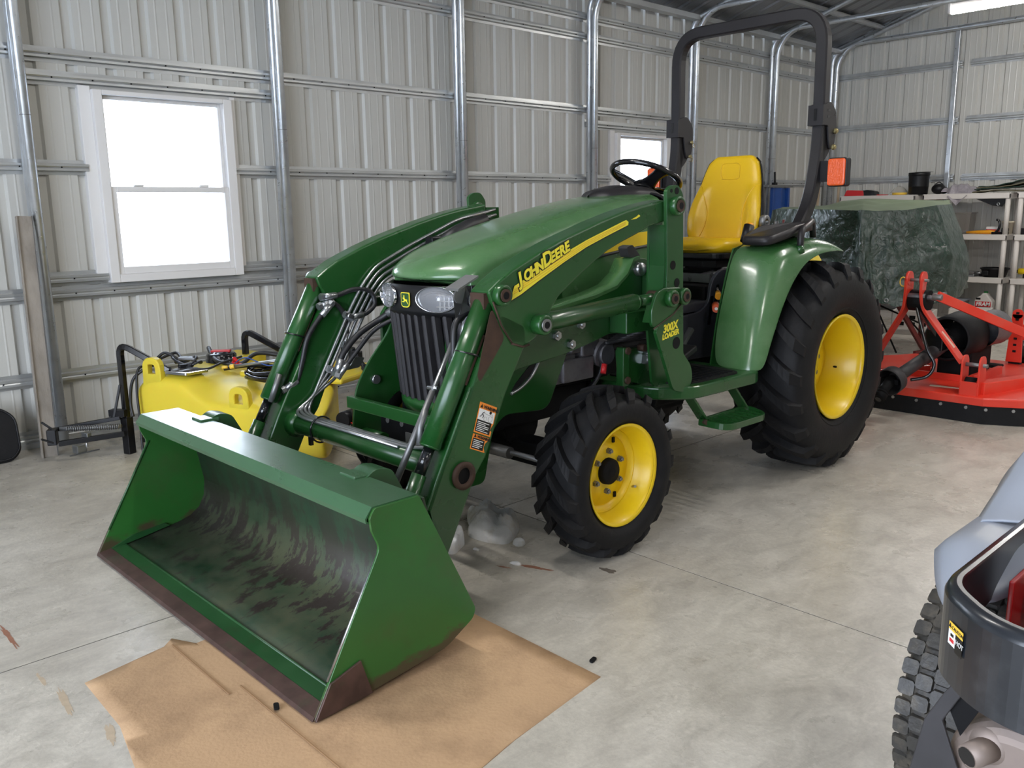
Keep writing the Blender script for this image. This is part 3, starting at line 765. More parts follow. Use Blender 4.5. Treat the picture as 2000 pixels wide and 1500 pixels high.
# chassis, engine, axle
MB().box(-.42, .40, -.17, .17, .46, .60).build('front_frame', M['dark'], T, bevel=.01)
en = MB().box(-.15, .52, -.20, .20, .60, .98).build('engine_block', M['dark'], T, bevel=.01)
MB().box(.10, .30, -.30, -.20, .64, .74).build('starter_motor', M['engine'], en, bevel=.008)
MB().cyl((.36, -.20, .76), (.36, -.31, .74), .062, n=20).cyl((.36, -.31, .74), (.36, -.33, .74), .045).build('injection_pump', M['engine'], en)
MB().box(.22, .34, -.30, -.20, .74, .82).box(.16, .24, -.29, -.2, .76, .80).build('pump_housing', M['engine'], en, bevel=.01)
MB().obox((.12, -.27, .70), (.16, .02, .13)).build('engine_cover', M['engine'], en, bevel=.01)
MB().cyl((.335, -.33, .70), (.32, -.335, .66), .013).build('red_connector', M['stickerred'], en)
hz = MB()
for a in range(5):
    y = -.29 + .02*a; hz.tube(spline([(.30 + .02*a, y, .78), (.34 + .03*a, y - .02, .70), (.31 + .03*a, y - .01, .62), (.24 + .03*a, y + .02, .55)], 6), .009, n=8)
hz.build('engine_wires', M['hose'], en)
MB().cyl((.0, -.14, .46), (.0, .14, .46), .11, n=20).box(-.06, .06, -.55, .55, .30, .40).cyl((0, -.60, .343), (0, -.46, .343), .085, n=20).cyl((0, .60, .343), (0, .46, .343), .085, n=20).box(-.05, .05, -.53, -.45, .30, .46).box(-.05, .05, .45, .53, .30, .46).build('front_axle', M['dark'], T, bevel=.01)
MB().cyl((-.12, -.50, .36), (-.12, .50, .36), .012).cyl((-.13, -.2, .36), (-.13, .2, .36), .026).build('steering_link', M['dullsteel'], T)
MB().box(.45, 1.95, -.17, .17, .38, .74).box(1.55, 1.95, -.20, .20, .42, .95).build('transmission', M['dark'], T, bevel=.02)
MB().cyl((1.75, -.56, .546), (1.75, .56, .546), .10, n=20).box(1.66, 1.84, -.42, .42, .44, .66).build('rear_axle', M['dark'], T, bevel=.01)
MB().box(.50, 1.0, -.30, -.17, .40, .55).box(.62, .9, -.40, -.28, .46, .52).build('under_tray', M['dark'], T, bevel=.01)
rf = MB().bar((1.95, -.30, .42), (2.35, -.32, .36), .02, .06).bar((1.95, .30, .42), (2.35, .32, .36), .02, .06).build('lift_arms', M['dark'], T)
MB().cyl((1.84, -.30, 1.06), (1.80, -.32, 1.30), .012).build('lift_lever_rod', M['dullsteel'], T)
ll = MB().lathe([(.016, -.015), (.034, -.015), (.036, 0), (.034, .015), (.016, .015), (.016, -.015)], (1.71, -.30, 1.300), 'y', 20).bar((1.71, -.30, 1.27), (1.67, -.30, 1.16), .02, .035).build('top_link_end', M['dullsteel'], T)
MB().cyl((1.46, -.33, 1.20), (1.505, -.33, 1.28), .022, .028).build('lever_knob', M['black'], T)
MB().ball((1.505, -.33, 1.285), .024, sc=(1, 1, .6)).build('amber_knob', M['amberplastic'], T)

# ------------------------------------------------------------------ loader
def side_y(s, a, b): return (s*a, s*b)
boom_top = [(-.601, 1.106), (-.545, 1.143), (-.491, 1.173), (-.42, 1.202), (-.355, 1.228), (-.248, 1.265), (-.17, 1.288), (-.095, 1.309), (-.02, 1.331), (.064, 1.352), (.14, 1.370), (.224, 1.386), (.394, 1.412)]
boom_bot = [(.400, 1.325), (.29, 1.304), (.21, 1.277), (.12, 1.250), (.029, 1.218), (-.045, 1.182), (-.115, 1.144), (-.19, 1.100), (-.251, 1.062), (-.285, 1.025), (-.331, .955), (-.375, .920), (-.414, .904), (-.445, .901), (-.498, .918), (-.542, .977), (-.567, 1.033), (-.588, 1.070)]
arm_low = rounded([(-.545, 1.03), (-.655, .855), (-.705, .752), (-.825, .533), (-.935, .31), (-1.005, .14, .05), (-.90, .075, .05), (-.803, .232), (-.678, .47), (-.626, .531), (-.525, .741), (-.418, .915), (-.43, .98)], .015)
beam = rounded([(-.335, .765), (-.286, .775), (-.059, .797), (.11, .823), (.25, .853), (.474, .847), (.564, .850), (.63, .905), (.60, 1.12), (.491, 1.165, .03), (.400, 1.165, .03), (.36, 1.10, .03), (.288, 1.052, .05), (.15, 1.022), (-.058, .994), (-.30, .97), (-.335, .93)], .015)
mast = rounded([(.372, 1.448), (.405, 1.470, .02), (.455, 1.470, .02), (.487, 1.430), (.502, 1.05), (.516, .758), (.581, .692, .06), (.592, .621, .06), (.535, .582, .03), (.450, .602, .03), (.318, .869), (.360, .93), (.382, .99), (.384, 1.141)], .012)
bell = rounded([(.285, 1.042, .03), (.338, 1.056, .02), (.453, 1.050, .03), (.492, 1.012, .04), (.449, .972), (.395, .945), (.301, .896, .03), (.255, .899, .03), (.250, .97)], .015)

def boss(s, x, z, y0, y1, r, ri, mt, name='pivot_boss', par=None):
    o = MB().lathe([(ri, y0), (r, y0), (r, y1), (r*.92, y1 + s*.004), (ri, y1 + s*.004), (ri, y1 - s*.01), (0, y1 - s*.01)], (x, 0, z), 'y', 28).build(name, M['green'], par or T)
    MB().cyl((x, y1 - s*.012, z), (x, y1 + s*.008, z), ri*.98, n=20).lathe([(ri*.62, y1 + s*.009), (ri*.98, y1 + s*.009)], (x, 0, z), 'y', 20).build('pin', mt, o)
    MB().cyl((x, y1 + s*.008, z), (x, y1 + s*.0095, z), ri*.55, n=16).build('pin_bore', M['dark'], o)
    return o

for s in (-1, 1):
    bo = MB().prism(boom_top + boom_bot, s*.500, s*.600, smooth=False).build('loader_boom', M['green'], T, bevel=.009, seg=3)
    # hollow front mouth of the boom channel
    MB().box(-.612, -.585, s*.515, s*.585, 1.045, 1.100).build('boom_mouth', M['rust'], bo)
    lo = MB().prism(arm_low, s*.500, s*.600).build('lower_arm', M['green'], T, bevel=.010, seg=3)
    # recessed channel on the leading face and weld line at the knee
    MB().bar((-.612, s*.552, .958), (-.700, s*.552, .795), .060, .012).build('arm_channel', M['rust'], lo)
    MB().tube([(-.500, s*.603, .917), (-.445, s*.603, .899), (-.412, s*.603, .903)], .004, n=6).tube([(-.585, s*.603, 1.07), (-.548, s*.603, .985), (-.498, s*.603, .918)], .0035, n=6).build('knee_weld', M['rust'], lo)
    MB().prism(rounded([(-.590, 1.055), (-.556, .985), (-.530, .940), (-.575, .885), (-.650, .800), (-.662, .822), (-.640, .90)], .03), s*.5995, s*.6008).build('rust_patch', M['rust'], lo)  # shade of the open knee gap, with its rust, painted as a plate
    MB().tube([(-.700, s*.604, .790), (-.86, s*.604, .49), (-.96, s*.604, .29)], .004, n=6).build('arm_seam', M['lip'], lo)
    boss(s, -.548, 1.091, s*.58, s*.622, .037, .023, M['rust'], par=bo); boss(s, -.365, .972, s*.58, s*.640, .037, .023, M['dullsteel'], par=bo)
    boss(s, .431, 1.386, s*.60, s*.645, .040, .025, M['rust'], par=bo)
    ring = MB().lathe([(.030, s*.598), (.048, s*.598), (.050, s*.612), (.030, s*.614), (.030, s*.59)], (-.74, 0, .487), 'y', 28).build('tube_ring', M['rust'], lo)
    MB().cyl((-.74, s*.58, .487), (-.74, s*.604, .487), .030, n=20).build('tube_bore', M['dark'], ring)
    # mounting frame beam
    bm = MB().prism(beam, s*.405, s*.425).build('mount_frame', M['green'], T, bevel=.003)
    fl_ = [(-.30, .970), (-.058, .994), (.15, 1.022), (.288, 1.052), (.36, 1.10), (.400, 1.160), (.445, 1.170)]
    m = MB(); n = len(fl_)
    for (x, z) in fl_:
        for (y, dz) in ((s*.330, .006), (s*.435, .006), (s*.435, -.008), (s*.330, -.008)): m.v.append((x, y, z + dz))
    for i in range(n-1):
        for j in range(4): m.f.append((i*4+j, i*4+(j+1) % 4, i*4+4+(j+1) % 4, i*4+4+j)); m.sm.append(j in (0, 2))
    m.build('top_flange', M['lip'] if False else M['hood'], bm)
    for (x, z) in ((-.083, .883), (.062, .914), (.003, .838)):
        MB().tube([(x, s*.423, z), (x, s*.440, z)], .020, n=6, smooth=False).tube([(x, s*.423, z), (x, s*.448, z)], .010, n=10).build('frame_bolt', M['steel'], bm)
    MB().lathe([(0, s*.452), (.026, s*.452), (.030, s*.444), (.030, s*.425)], (.442, 0, 1.118), 'y', 22).build('frame_pin', M['steel'], bm)
    MB().prism(rounded([(.39, 1.17), (.37, 1.215), (.41, 1.225), (.47, 1.17)], .01), s*.37, s*.42).build('latch_lever', M['grille'], bm, bevel=.003)
    MB().box(.25, .62, s*.425, s*.52, .86, .95).box(.47, .62, s*.425, s*.5, .95, 1.13).build('mount_gusset', M['green'], bm, bevel=.005)
    # mast
    mi = [(x, min(z, 1.395)) for (x, z) in mast]
    ms = MB().prism(mast, s*.605, s*.622).prism([(max(x, .40), z) for (x, z) in mi], s*.505, s*.517).build('mast', M['green'], T, bevel=.003)
    MB().prism([(.375, 1.31), (.384, 1.31), (.392, 1.141), (.390, .99), (.345, .90), (.335, .905), (.372, .995), (.380, 1.141)], s*.535, s*.612).build('mast_front_plate', M['green'], ms)
    MB().prism([(.478, 1.30), (.492, 1.30), (.508, .76), (.496, .76)], s*.53, s*.612).build('mast_rear_plate', M['green'], ms)
    for (x, z, r) in ((.424, 1.143, .019), (.455, 1.068, .019), (.462, .810, .026), (.440, 1.447, .014), (.402, 1.447, .008)):
        MB().cyl((x, s*.622, z), (x, s*.6235, z), r, n=20).build('mast_hole', M['dark'], ms)
    bl = MB().prism(bell, s*.632, s*.648).build('link_plate', M['green'], ms, bevel=.003)
    boss(s, .370, 1.010, s*.645, s*.672, .036, .022, M['rust'], par=ms); boss(s, .458, 1.012, s*.645, s*.668, .036, .022, M['rust'], par=ms)
    MB().tube([(.262, s*.650, .893), (.40, s*.650, .943), (.458, s*.650, .985)], .003, n=6).build('rust_line', M['rust'], ms)
    # lift cylinder
    lc = MB().tube([(-.345, s*.588, .971), (-.30, s*.588, .974), (.205, s*.588, 1.003)], .0355, n=22).tube([(.205, s*.588, 1.003), (.225, s*.588, 1.004)], [.0355, .030], n=22).build('lift_cylinder', M['green'], T)
    MB().cyl((.22, s*.588, 1.004), (.245, s*.588, 1.005), .021).build('cylinder_rod', M['chrome'], lc)
    MB().cyl((.24, s*.588, 1.005), (.36, s*.588, 1.010), .023).build('rod_sleeve', M['green'], lc)
    MB().cyl((.35, s*.56, 1.010), (.35, s*.632, 1.010), .030).build('rod_eye', M['rust'], lc)
    # bucket cylinder in front of the lower arm
    a, b = V(-.580, s*.55, 1.060), V(-.838, s*.55, .600); d = (b-a).normalized()
    bc = MB().tube([a, b], .038, n=22).tube([b, b + d*.006], [.038, .030], n=22).build('bucket_cylinder', M['green'], T)
    MB().cyl(b, b + d*.10, .020).build('cylinder_rod', M['blackgloss'], bc)
    MB().cyl(b + d*.10, b + d*.36, .026).build('rod_sleeve', M['green'], bc)
    MB().tube([b + d*.025 + V(0, s*-.04, .02), b + d*(-.02) + V(-.005, s*-.055, .04), b + d*(-.06) + V(.0, s*-.055, .06)], .012, n=10).build('elbow_fitting', M['dullsteel'], bc)
    # bucket pivot plates and rod lugs at the back of the bucket
    MB().prism(rounded([(-1.055, .45), (-1.00, .44), (-.90, .20), (-.86, .12), (-.97, .06), (-1.00, .12), (-1.015, .28)], .02), s*.49, s*.505).prism(rounded([(-1.055, .45), (-1.00, .44), (-.90, .20), (-.86, .12), (-.97, .06), (-1.00, .12), (-1.015, .28)], .02), s*.60, s*.615).build('bucket_carrier', M['greenworn'], T, bevel=.003)
    MB().cyl((-.94, s*.485, .145), (-.94, s*.62, .145), .02).build('carrier_pin', M['dullsteel'], T)
    lg = MB().prism(rounded([(-1.150, .552), (-1.09, .588), (-1.03, .575), (-.985, .49), (-.975, .40), (-1.02, .40), (-1.06, .54)], .02), s*.505, s*.595).build('bucket_hook', M['greenworn'], T, bevel=.006)
    MB().box(-1.165, -1.085, s*.50, s*.585, .556, .574).build('hook_plate', M['lip'], lg, bevel=.004)

# cross tube
MB().tube([(-.74, -.50, .487), (-.74, .50, .487)], .042, n=24).build('cross_tube', M['green'], T)
for s in (1,):
    MB().tube([(-.74, s*.50, .487), (-.74, s*.455, .487)], [.062, .044], n=24).build('tube_weld_collar', M['green'], T)

# steel lines: down the inside of the far arm, then along the cross tube
for k in range(4):
    o = (k - 1.5) * .026
    pp = [(.45, 1.345), (.20, 1.300), (-.10, 1.185), (-.28, 1.105), (-.345, 1.04), (-.42, .93), (-.56, .69), (-.705 , .535)]
    pts = []
    for i, (x, z) in enumerate(pp):
        a = pp[max(0, i-1)]; c = pp[min(len(pp)-1, i+1)]; dx, dz = c[0]-a[0], c[1]-a[1]; L = math.hypot(dx, dz)
        pts.append((x - dz/L*o, .485, z + dx/L*o))
    zt = .535 - .0; q = 1.5 - k
    pts[-1] = (-.722 - o*.80, .485, .545 - abs(o)*.15)
    pts += [(-.742 - o*.55, .40 - .0, .533 - .12*abs(o)), (-.742 - o*.55, -.36 + .03*k, .533 - .12*abs(o))]
    if k < 3: pts += [(-.72 - o*.5, -.455, .555), (-.64 - o*.4, -.475, .66 + .02*k), (-.60, -.48, .74)]
    MB().tube(arcpath(pts, .04), .0075, n=8).build('steel_line', M['steel'], T)
zt = MB().tube([(-.74 + .052*math.cos(a), .30, .492 + .055*math.sin(a)) for a in np.linspace(0, 2*PI, 24, endpoint=False)], .004, n=6, closed=True, up=(0, 1, 0)).box(-.800, -.785, .292, .308, .435, .47).build('cable_tie', M['blackgloss'], T)

def hose(pts, r=.011, m='hose', name='hydraulic_hose', ends=True, n=8):
    h = MB().tube(spline(pts, n), r, n=10).build(name, M[m], T)
    if ends:
        for (p, q) in ((pts[0], pts[1]), (pts[-1], pts[-2])):
            p, q = Vector(p), Vector(q); d = (q-p).normalized()
            MB().cyl(p - d*.012, p + d*.052, r*1.35, n=12).tube([p - d*.028, p - d*.010], r*1.55, n=6, smooth=False).build('hose_fitting', M['steel'], h)
    return h
hose([(-.560, .50, 1.020), (-.50, .50, 1.022), (-.42, .49, 1.042), (-.345, .48, 1.030), (-.325, .47, .975), (-.37, .47, .935), (-.44, .48, .918)])
hose([(-.575, .50, .985), (-.535, .50, .995), (-.485, .50, .955), (-.462, .50, .88), (-.480, .49, .80)])
hose([(-.555, .49, .975), (-.61, .49, .925), (-.668, .49, .85), (-.695, .50, .75), (-.722, .51, .665), (-.765, .515, .645)])
hose([(-.30, .34, .960), (-.36, .40, .905), (-.455, .42, .850), (-.534, .43, .770), (-.562, .43, .700)], .014)
hose([(-.29, .32, .925), (-.39, .38, .870), (-.48, .40, .78), (-.555, .42, .69)], .010)
for (x, z) in ((-.47, .93), (-.49, .80), (-.57, .70)):
    MB().tube([(x - .02, .47, z + .01), (x + .02, .47, z - .01)], .016, n=6, smooth=False).tube([(x, .485, z), (x, .45, z)], .011, n=8).build('line_fitting', M['steel'], T)
MB().prism(rounded([(-.50, .69), (-.43, .695), (-.40, .735), (-.45, .745), (-.47, .715)], .006), .46, .468).build('line_bracket', M['dullsteel'], T)
MB().tube([(.34, .45, 1.335), (.22, .44, 1.305), (.12, .43, 1.27), (.05, .43, 1.24)], [.030, .034, .032, .024], n=12).build('hose_sleeve', M['hose'], T)
MB().box(-.02, .06, .42, .475, 1.215, 1.262).build('hose_clamp', M['black'], T, bevel=.006)
for s in (-1, 1):
    hose([(-.470, s*.47, 1.075), (-.50, s*.46, 1.05), (-.60, s*.47, 1.02), (-.655, s*.48, .985), (-.672, s*.49, .90), (-.680, s*.49, .83), (-.735, s*.50, .745), (-.795, s*.51, .665)], .0115) if s < 0 else None
hose([(-.44, -.46, 1.09), (-.54, -.455, 1.03), (-.585, -.45, .98), (-.600, -.45, .90)], .010, 'steel', 'short_steel_line', False)
for z in (.885,):
    MB().tube([(-.662 + .043*math.cos(a), -.55 + .043*math.sin(a), .895 - .35*.043*math.cos(a)) for a in np.linspace(0, 2*PI, 20, endpoint=False)], .0035, n=6, closed=True, up=(0, 0, 1)).build('cable_tie', M['blackgloss'], T)
MB().tube([(-.690 + .045*math.cos(a), .55 + .045*math.sin(a), .860 - .35*.045*math.cos(a)) for a in np.linspace(0, 2*PI, 20, endpoint=False)], .0035, n=6, closed=True, up=(0, 0, 1)).build('cable_tie', M['blackgloss'], T)
# level indicator rod and its grey bracket
ir = MB().cyl((-.628, -.43, .915), (-.885, -.43, .480), .0085).build('level_rod', M['steel'], T)
MB().cyl((-.722, -.43, .757), (-.910, -.43, .440), .012).build('rod_tube', M['dullsteel'], ir)
MB().cyl((-.715, -.45, .768), (-.72, -.40, .765), .007).build('rod_clip', M['steel'], ir)
gb = MB().prism(rounded([(-.655, 1.105), (-.560, 1.145), (-.555, 1.155), (-.65, 1.115)], .002), -.50, -.43).build('rod_bracket', M['dullsteel'], T, bevel=.003)
MB().prism(rounded([(-.640, 1.11), (-.655, 1.085), (-.64, 1.062), (-.60, 1.058), (-.575, 1.04), (-.61, 1.00), (-.645, .985), (-.60, 1.075), (-.58, 1.09), (-.60, 1.12)], .008), -.478, -.470).build('bracket_flange', M['dullsteel'], gb)

# ------------------------------------------------------------------ bucket
WB = .832
shell = [(-1.280, .516), (-1.291, .519), (-1.292, .526), (-1.272, .553), (-1.115, .553), (-1.095, .540), (-1.085, .500), (-1.045, .32), (-1.028, .22), (-1.036, .15), (-1.062, .10), (-1.105, .070), (-1.16, .055), (-1.30, .030), (-1.46, .004)]
def strip(path, y0, y1, th, name, m, par, nseg=1, smooth=True):
    mb = MB(); n = len(path)
    nm = []
    for i in range(n):
        a = path[max(0, i-1)]; c = path[min(n-1, i+1)]; dx, dz = c[0]-a[0], c[1]-a[1]; L = math.hypot(dx, dz); nm.append((dz/L, -dx/L))
    for y in (y0, y1):
        for i in range(n): mb.v.append((path[i][0], y, path[i][1]))
        for i in range(n): mb.v.append((path[i][0] - nm[i][0]*th, y, path[i][1] - nm[i][1]*th))
    for i in range(n-1):
        mb.f += [(i, i+1, 2*n+i+1, 2*n+i), (n+i, n+i+1, 3*n+i+1, 3*n+i)]; mb.sm += [smooth]*2
        mb.f += [(i, i+1, n+i+1, n+i), (2*n+i, 2*n+i+1, 3*n+i+1, 3*n+i)]; mb.sm += [False]*2
    mb.f += [(0, n, 3*n, 2*n), (n-1, 2*n-1, 4*n-1, 3*n-1)]; mb.sm += [False]*2
    return mb.build(name, m, par)
bk = strip(shell[5:], -WB, WB, .008, 'bucket', M['bucket'], T)
strip(shell[:6], -WB, WB, .006, 'top_lip', M['lip'], bk, smooth=False)
MB().prism([(-1.284, .522), (-1.100, .522), (-1.100, .516), (-1.284, .516)], -WB, WB).build('lip_underside', M['greenworn'], bk)
sidep = rounded([(-1.500, .0), (-1.447, .094), (-1.258, .435, .02), (-1.283, .490), (-1.288, .530), (-1.270, .556), (-1.112, .556), (-.904, .130, .012), (-.915, .100, .02), (-1.029, .040, .03), (-1.402, .002)], .006)
for s in (-1, 1):
    sp_ = MB().prism(sidep, s*WB, s*(WB + .010)).build('bucket_side', M['bucketside'], bk, bevel=.0015)
    MB().prism([(-1.500, .0), (-1.447, .094), (-1.345, .125), (-1.310, .010)], s*(WB + .010), s*(WB + .018)).build('wear_plate', M['edge'], bk, bevel=.002)
    MB().tube([(-1.250, s*(WB+.002), .440), (-1.447, s*(WB+.002), .096)], .005, n=6).build('side_edge', M['steel'] if s < 0 else M['greenworn'], bk)
MB().prism([(-.93, .115), (-.915, .098), (-1.029, .034), (-1.18, .015), (-1.30, .006), (-1.30, .012), (-1.03, .052)], -WB, WB).build('heel_plate', M['rust'], bk)
MB().prism([(-1.060, .49), (-.94, .20), (-.93, .115), (-.955, .09), (-1.00, .13), (-1.01, .25)], -WB*.99, WB*.99).build('back_box', M['greenworn'], bk)
MB().prism([(-1.505, .000), (-1.497, .009), (-1.448, .0165), (-1.446, .000)], -WB - .006, WB + .006).build('cutting_edge', M['edge'], bk)
MB().prism([(-1.447, .001), (-1.447, .0165), (-1.393, .020), (-1.385, .006)], -WB - .002, WB + .002).build('edge_backing', M['greenworn'], bk)
MB().tube([(-1.392, -WB, .019), (-1.392, WB, .019)], .005, n=8).build('edge_weld', M['greenworn'], bk)
for s in (-1, 1): MB().prism([(-1.46, .012), (-1.33, .03), (-1.20, .052), (-1.22, .066), (-1.36, .05)], s*(WB - .010), s*WB).build('corner_gusset', M['greenworn'], bk)

bk.location.z = .0075
# ------------------------------------------------------------------ lettering and decals
def text_mesh(txt, size, m, par, R, loc, name, off=0, ext=.0006, shear=.22, sx_=1.0, space=1.0, align='LEFT'):
    c = bpy.data.curves.new(name, 'FONT'); c.body = txt; c.size = size; c.extrude = ext; c.offset = off; c.shear = shear; c.space_character = space; c.align_x = align; c.resolution_u = 3
    o = bpy.data.objects.new(name, c); COL.objects.link(o); dg = bpy.context.evaluated_depsgraph_get()
    me = bpy.data.meshes.new_from_object(o.evaluated_get(dg)); bpy.data.objects.remove(o)
    me.transform(Matrix.Diagonal((sx_, 1, 1, 1))); me.transform(Matrix.Translation(loc) @ R.to_4x4())
    me.materials.clear(); me.materials.append(m); o = bpy.data.objects.new(name, me); COL.objects.link(o); o.parent = par; return o
def face_R(ang):       # text in the x-z plane, read from the -y side, rising by ang
    return Matrix.Rotation(-ang, 3, 'Y') @ Matrix.Rotation(PI/2, 3, 'X')
booms = [o for o in T.children if o.name.startswith('loader_boom')]
nb = booms[0]; Yd = -.6012
st = [(-.505, 1.066), (-.481, 1.118), (-.455, 1.128), (-.36, 1.166), (-.22, 1.222), (-.19, 1.232), (-.10, 1.264), (.02, 1.300), (.11, 1.327), (.135, 1.334), (.150, 1.326), (.148, 1.314), (.02, 1.276), (-.10, 1.238), (-.22, 1.190), (-.36, 1.128), (-.45, 1.086)]
MB().prism([(x - .004 if i < 2 else x, z - (.005 if i > 9 or i == 0 else -.0)) for i, (x, z) in enumerate(st)], Yd, Yd - .0004).build('stripe_outline', M['stickerblack'], nb)
sd = MB().prism(st, Yd - .0006, Yd - .0012).build('stripe_decal', M['stickeryellow'], nb)
MB().prism([(.165, 1.334), (.20, 1.346), (.215, 1.354), (.225, 1.348), (.20, 1.338)], Yd, Yd - .001).build('stripe_remnant', M['stickeryellow'], nb)
for q in (.25, .5, .75):
    pts = [(-.49 + .012*q, Yd - .0015, 1.082 + .030*q), (-.36, Yd - .0015, 1.128 + .038*q), (-.10, Yd - .0015, 1.238 + .026*q), (.13, Yd - .0015, 1.312 + .018*q)]
    MB().tube(pts, .0008, n=4).build('stripe_line', M['amberplastic'], sd)
def arcword(txt, x0, z0, ang0, ang1, sizes, adv, par, name, col, off, dy):
    """letters set one by one along the rising boom"""
    x, z = x0, z0; n = len(txt); mb = None
    for i, ch in enumerate(txt):
        a = ang0 + (ang1 - ang0) * i / max(1, n-1)
        if ch != ' ': text_mesh(ch, sizes[i], col, par, face_R(a), V(x, dy, z), name, off=off)
        x += math.cos(a)*adv[i]; z += math.sin(a)*adv[i]
w = 'JOHN DEERE'; sz = [.062, .050, .050, .050, 0, .070, .050, .050, .050, .050]
ad = [.026, .034, .032, .033, .004, .040, .026, .026, .030, .03]
ad = [a*1.03 for a in ad]
arcword(w, -.456, 1.118, .42, .40, sz, ad, nb, 'letter_outline', M['stickerblack'], .0060, Yd - .0016)
arcword(w, -.456, 1.118, .42, .40, sz, ad, nb, 'letter', M['stickeryellow'], .0022, Yd - .0034)
nm_ = [o for o in T.children if o.name.startswith('mast')][0]
text_mesh('300X', .046, M['stickeryellow'], nm_, face_R(.14), V(.366, -.6230, .862), 'letter', off=.0018)
text_mesh('LOADER', .031, M['stickeryellow'], nm_, face_R(.14), V(.360, -.6230, .833), 'letter', off=.0012)
# warning labels on the near lower arm
nl_ = [o for o in T.children if o.name.startswith('lower_arm')][0]
def onarm(u, v):     # u across the arm, v down it, metres, from the top-left corner of the label
    return (-.652 + .911*u*1.0 - .26*0 - .32*v, .733 - .412*u*1.0 - .945*v)
def lab(u0, u1, v0, v1, m, dy, name, cut=None):
    P = [(u0, v0), (u1, v0), (u1, v1), (u0, v1)]
    if cut: P = [(u0, v0), (u1, v0)] + cut + [(u0, v1)]
    return MB().prism([onarm(*p) for p in P], Yd - dy, Yd - dy - .0004).build(name, m, nl_)
lab(0, .086, 0, .107, M['stickerorange'], 0, 'warning_label', [(.086, .060), (.080, .072), (.076, .085), (.084, .088), (.084, .107)])
lab(.004, .082, .022, .060, M['stickerwhite'], .0006, 'label_picture'); lab(.004, .076, .060, .102, M['stickerblack'], .0006, 'label_text_panel')
lab(0, .080, .112, .166, M['stickerorange'], 0, 'warning_label', [(.080, .120), (.066, .135), (.064, .150), (.074, .166)])
lab(.004, .062, .126, .162, M['stickerblack'], .0006, 'label_text_panel')
def armR(): return Matrix.Rotation(.425, 3, 'Y') @ Matrix.Rotation(PI/2, 3, 'X')
def armtext(t, size, u, v, m, name, sh=0):
    p = onarm(u, v); text_mesh(t, size, m, nl_, armR(), V(p[0], Yd - .0014, p[1]), name, off=.0006, shear=sh, ext=.0002)
armtext('WARNING', .0155, .022, .018, M['stickerblack'], 'label_word'); armtext('WARNING', .0135, .022, .123, M['stickerblack'], 'label_word')
for (u, v) in ((.006, .018), (.006, .123)):
    MB().prism([onarm(u, v), onarm(u + .006, v - .013), onarm(u + .012, v)], Yd - .0012, Yd - .0016).build('warning_triangle', M['stickerblack'], nl_)
tl = MB()
for k in range(6):
    tl.prism([onarm(.008, .066 + k*.006), onarm(.008 + (.058 if k % 3 != 1 else .040), .066 + k*.006), onarm(.008 + (.058 if k % 3 != 1 else .040), .0685 + k*.006), onarm(.008, .0685 + k*.006)], Yd - .0012, Yd - .0015)
for k in range(5):
    tl.prism([onarm(.008, .131 + k*.006), onarm(.008 + (.046 if k % 3 != 1 else .034), .131 + k*.006), onarm(.008 + (.046 if k % 3 != 1 else .034), .1335 + k*.006), onarm(.008, .1335 + k*.006)], Yd - .0012, Yd - .0015)
tl.build('label_print', M['stickerwhite'], nl_)
pc = MB(); pth = [(.012, .050), (.020, .042), (.024, .034), (.030, .030), (.022, .036), (.030, .044), (.026, .052)]
pc.tube([(onarm(*p)[0], Yd - .0016, onarm(*p)[1]) for p in pth], .0012, n=5)
p = onarm(.060, .026); pc.cyl((p[0], Yd - .001, p[1]), (p[0], Yd - .0018, p[1]), .0055, n=14)
pc.build('label_figure', M['stickerblack'], nl_)
pc = MB()
for (u, v, r) in ((.040, .052, .007), (.064, .048, .010)):
    q = onarm(u, v); pc.tube([(q[0] + r*math.cos(a), Yd - .0014, q[1] + r*math.sin(a)) for a in np.linspace(0, 2*PI, 16, endpoint=False)], .0005, n=4, closed=True, up=(0, 1, 0))
pc.tube([(onarm(*p)[0], Yd - .0014, onarm(*p)[1]) for p in [(.030, .034), (.056, .036), (.070, .030), (.072, .040)]], .0005, n=4)
pc.build('label_drawing', M['dullsteel'], nl_)

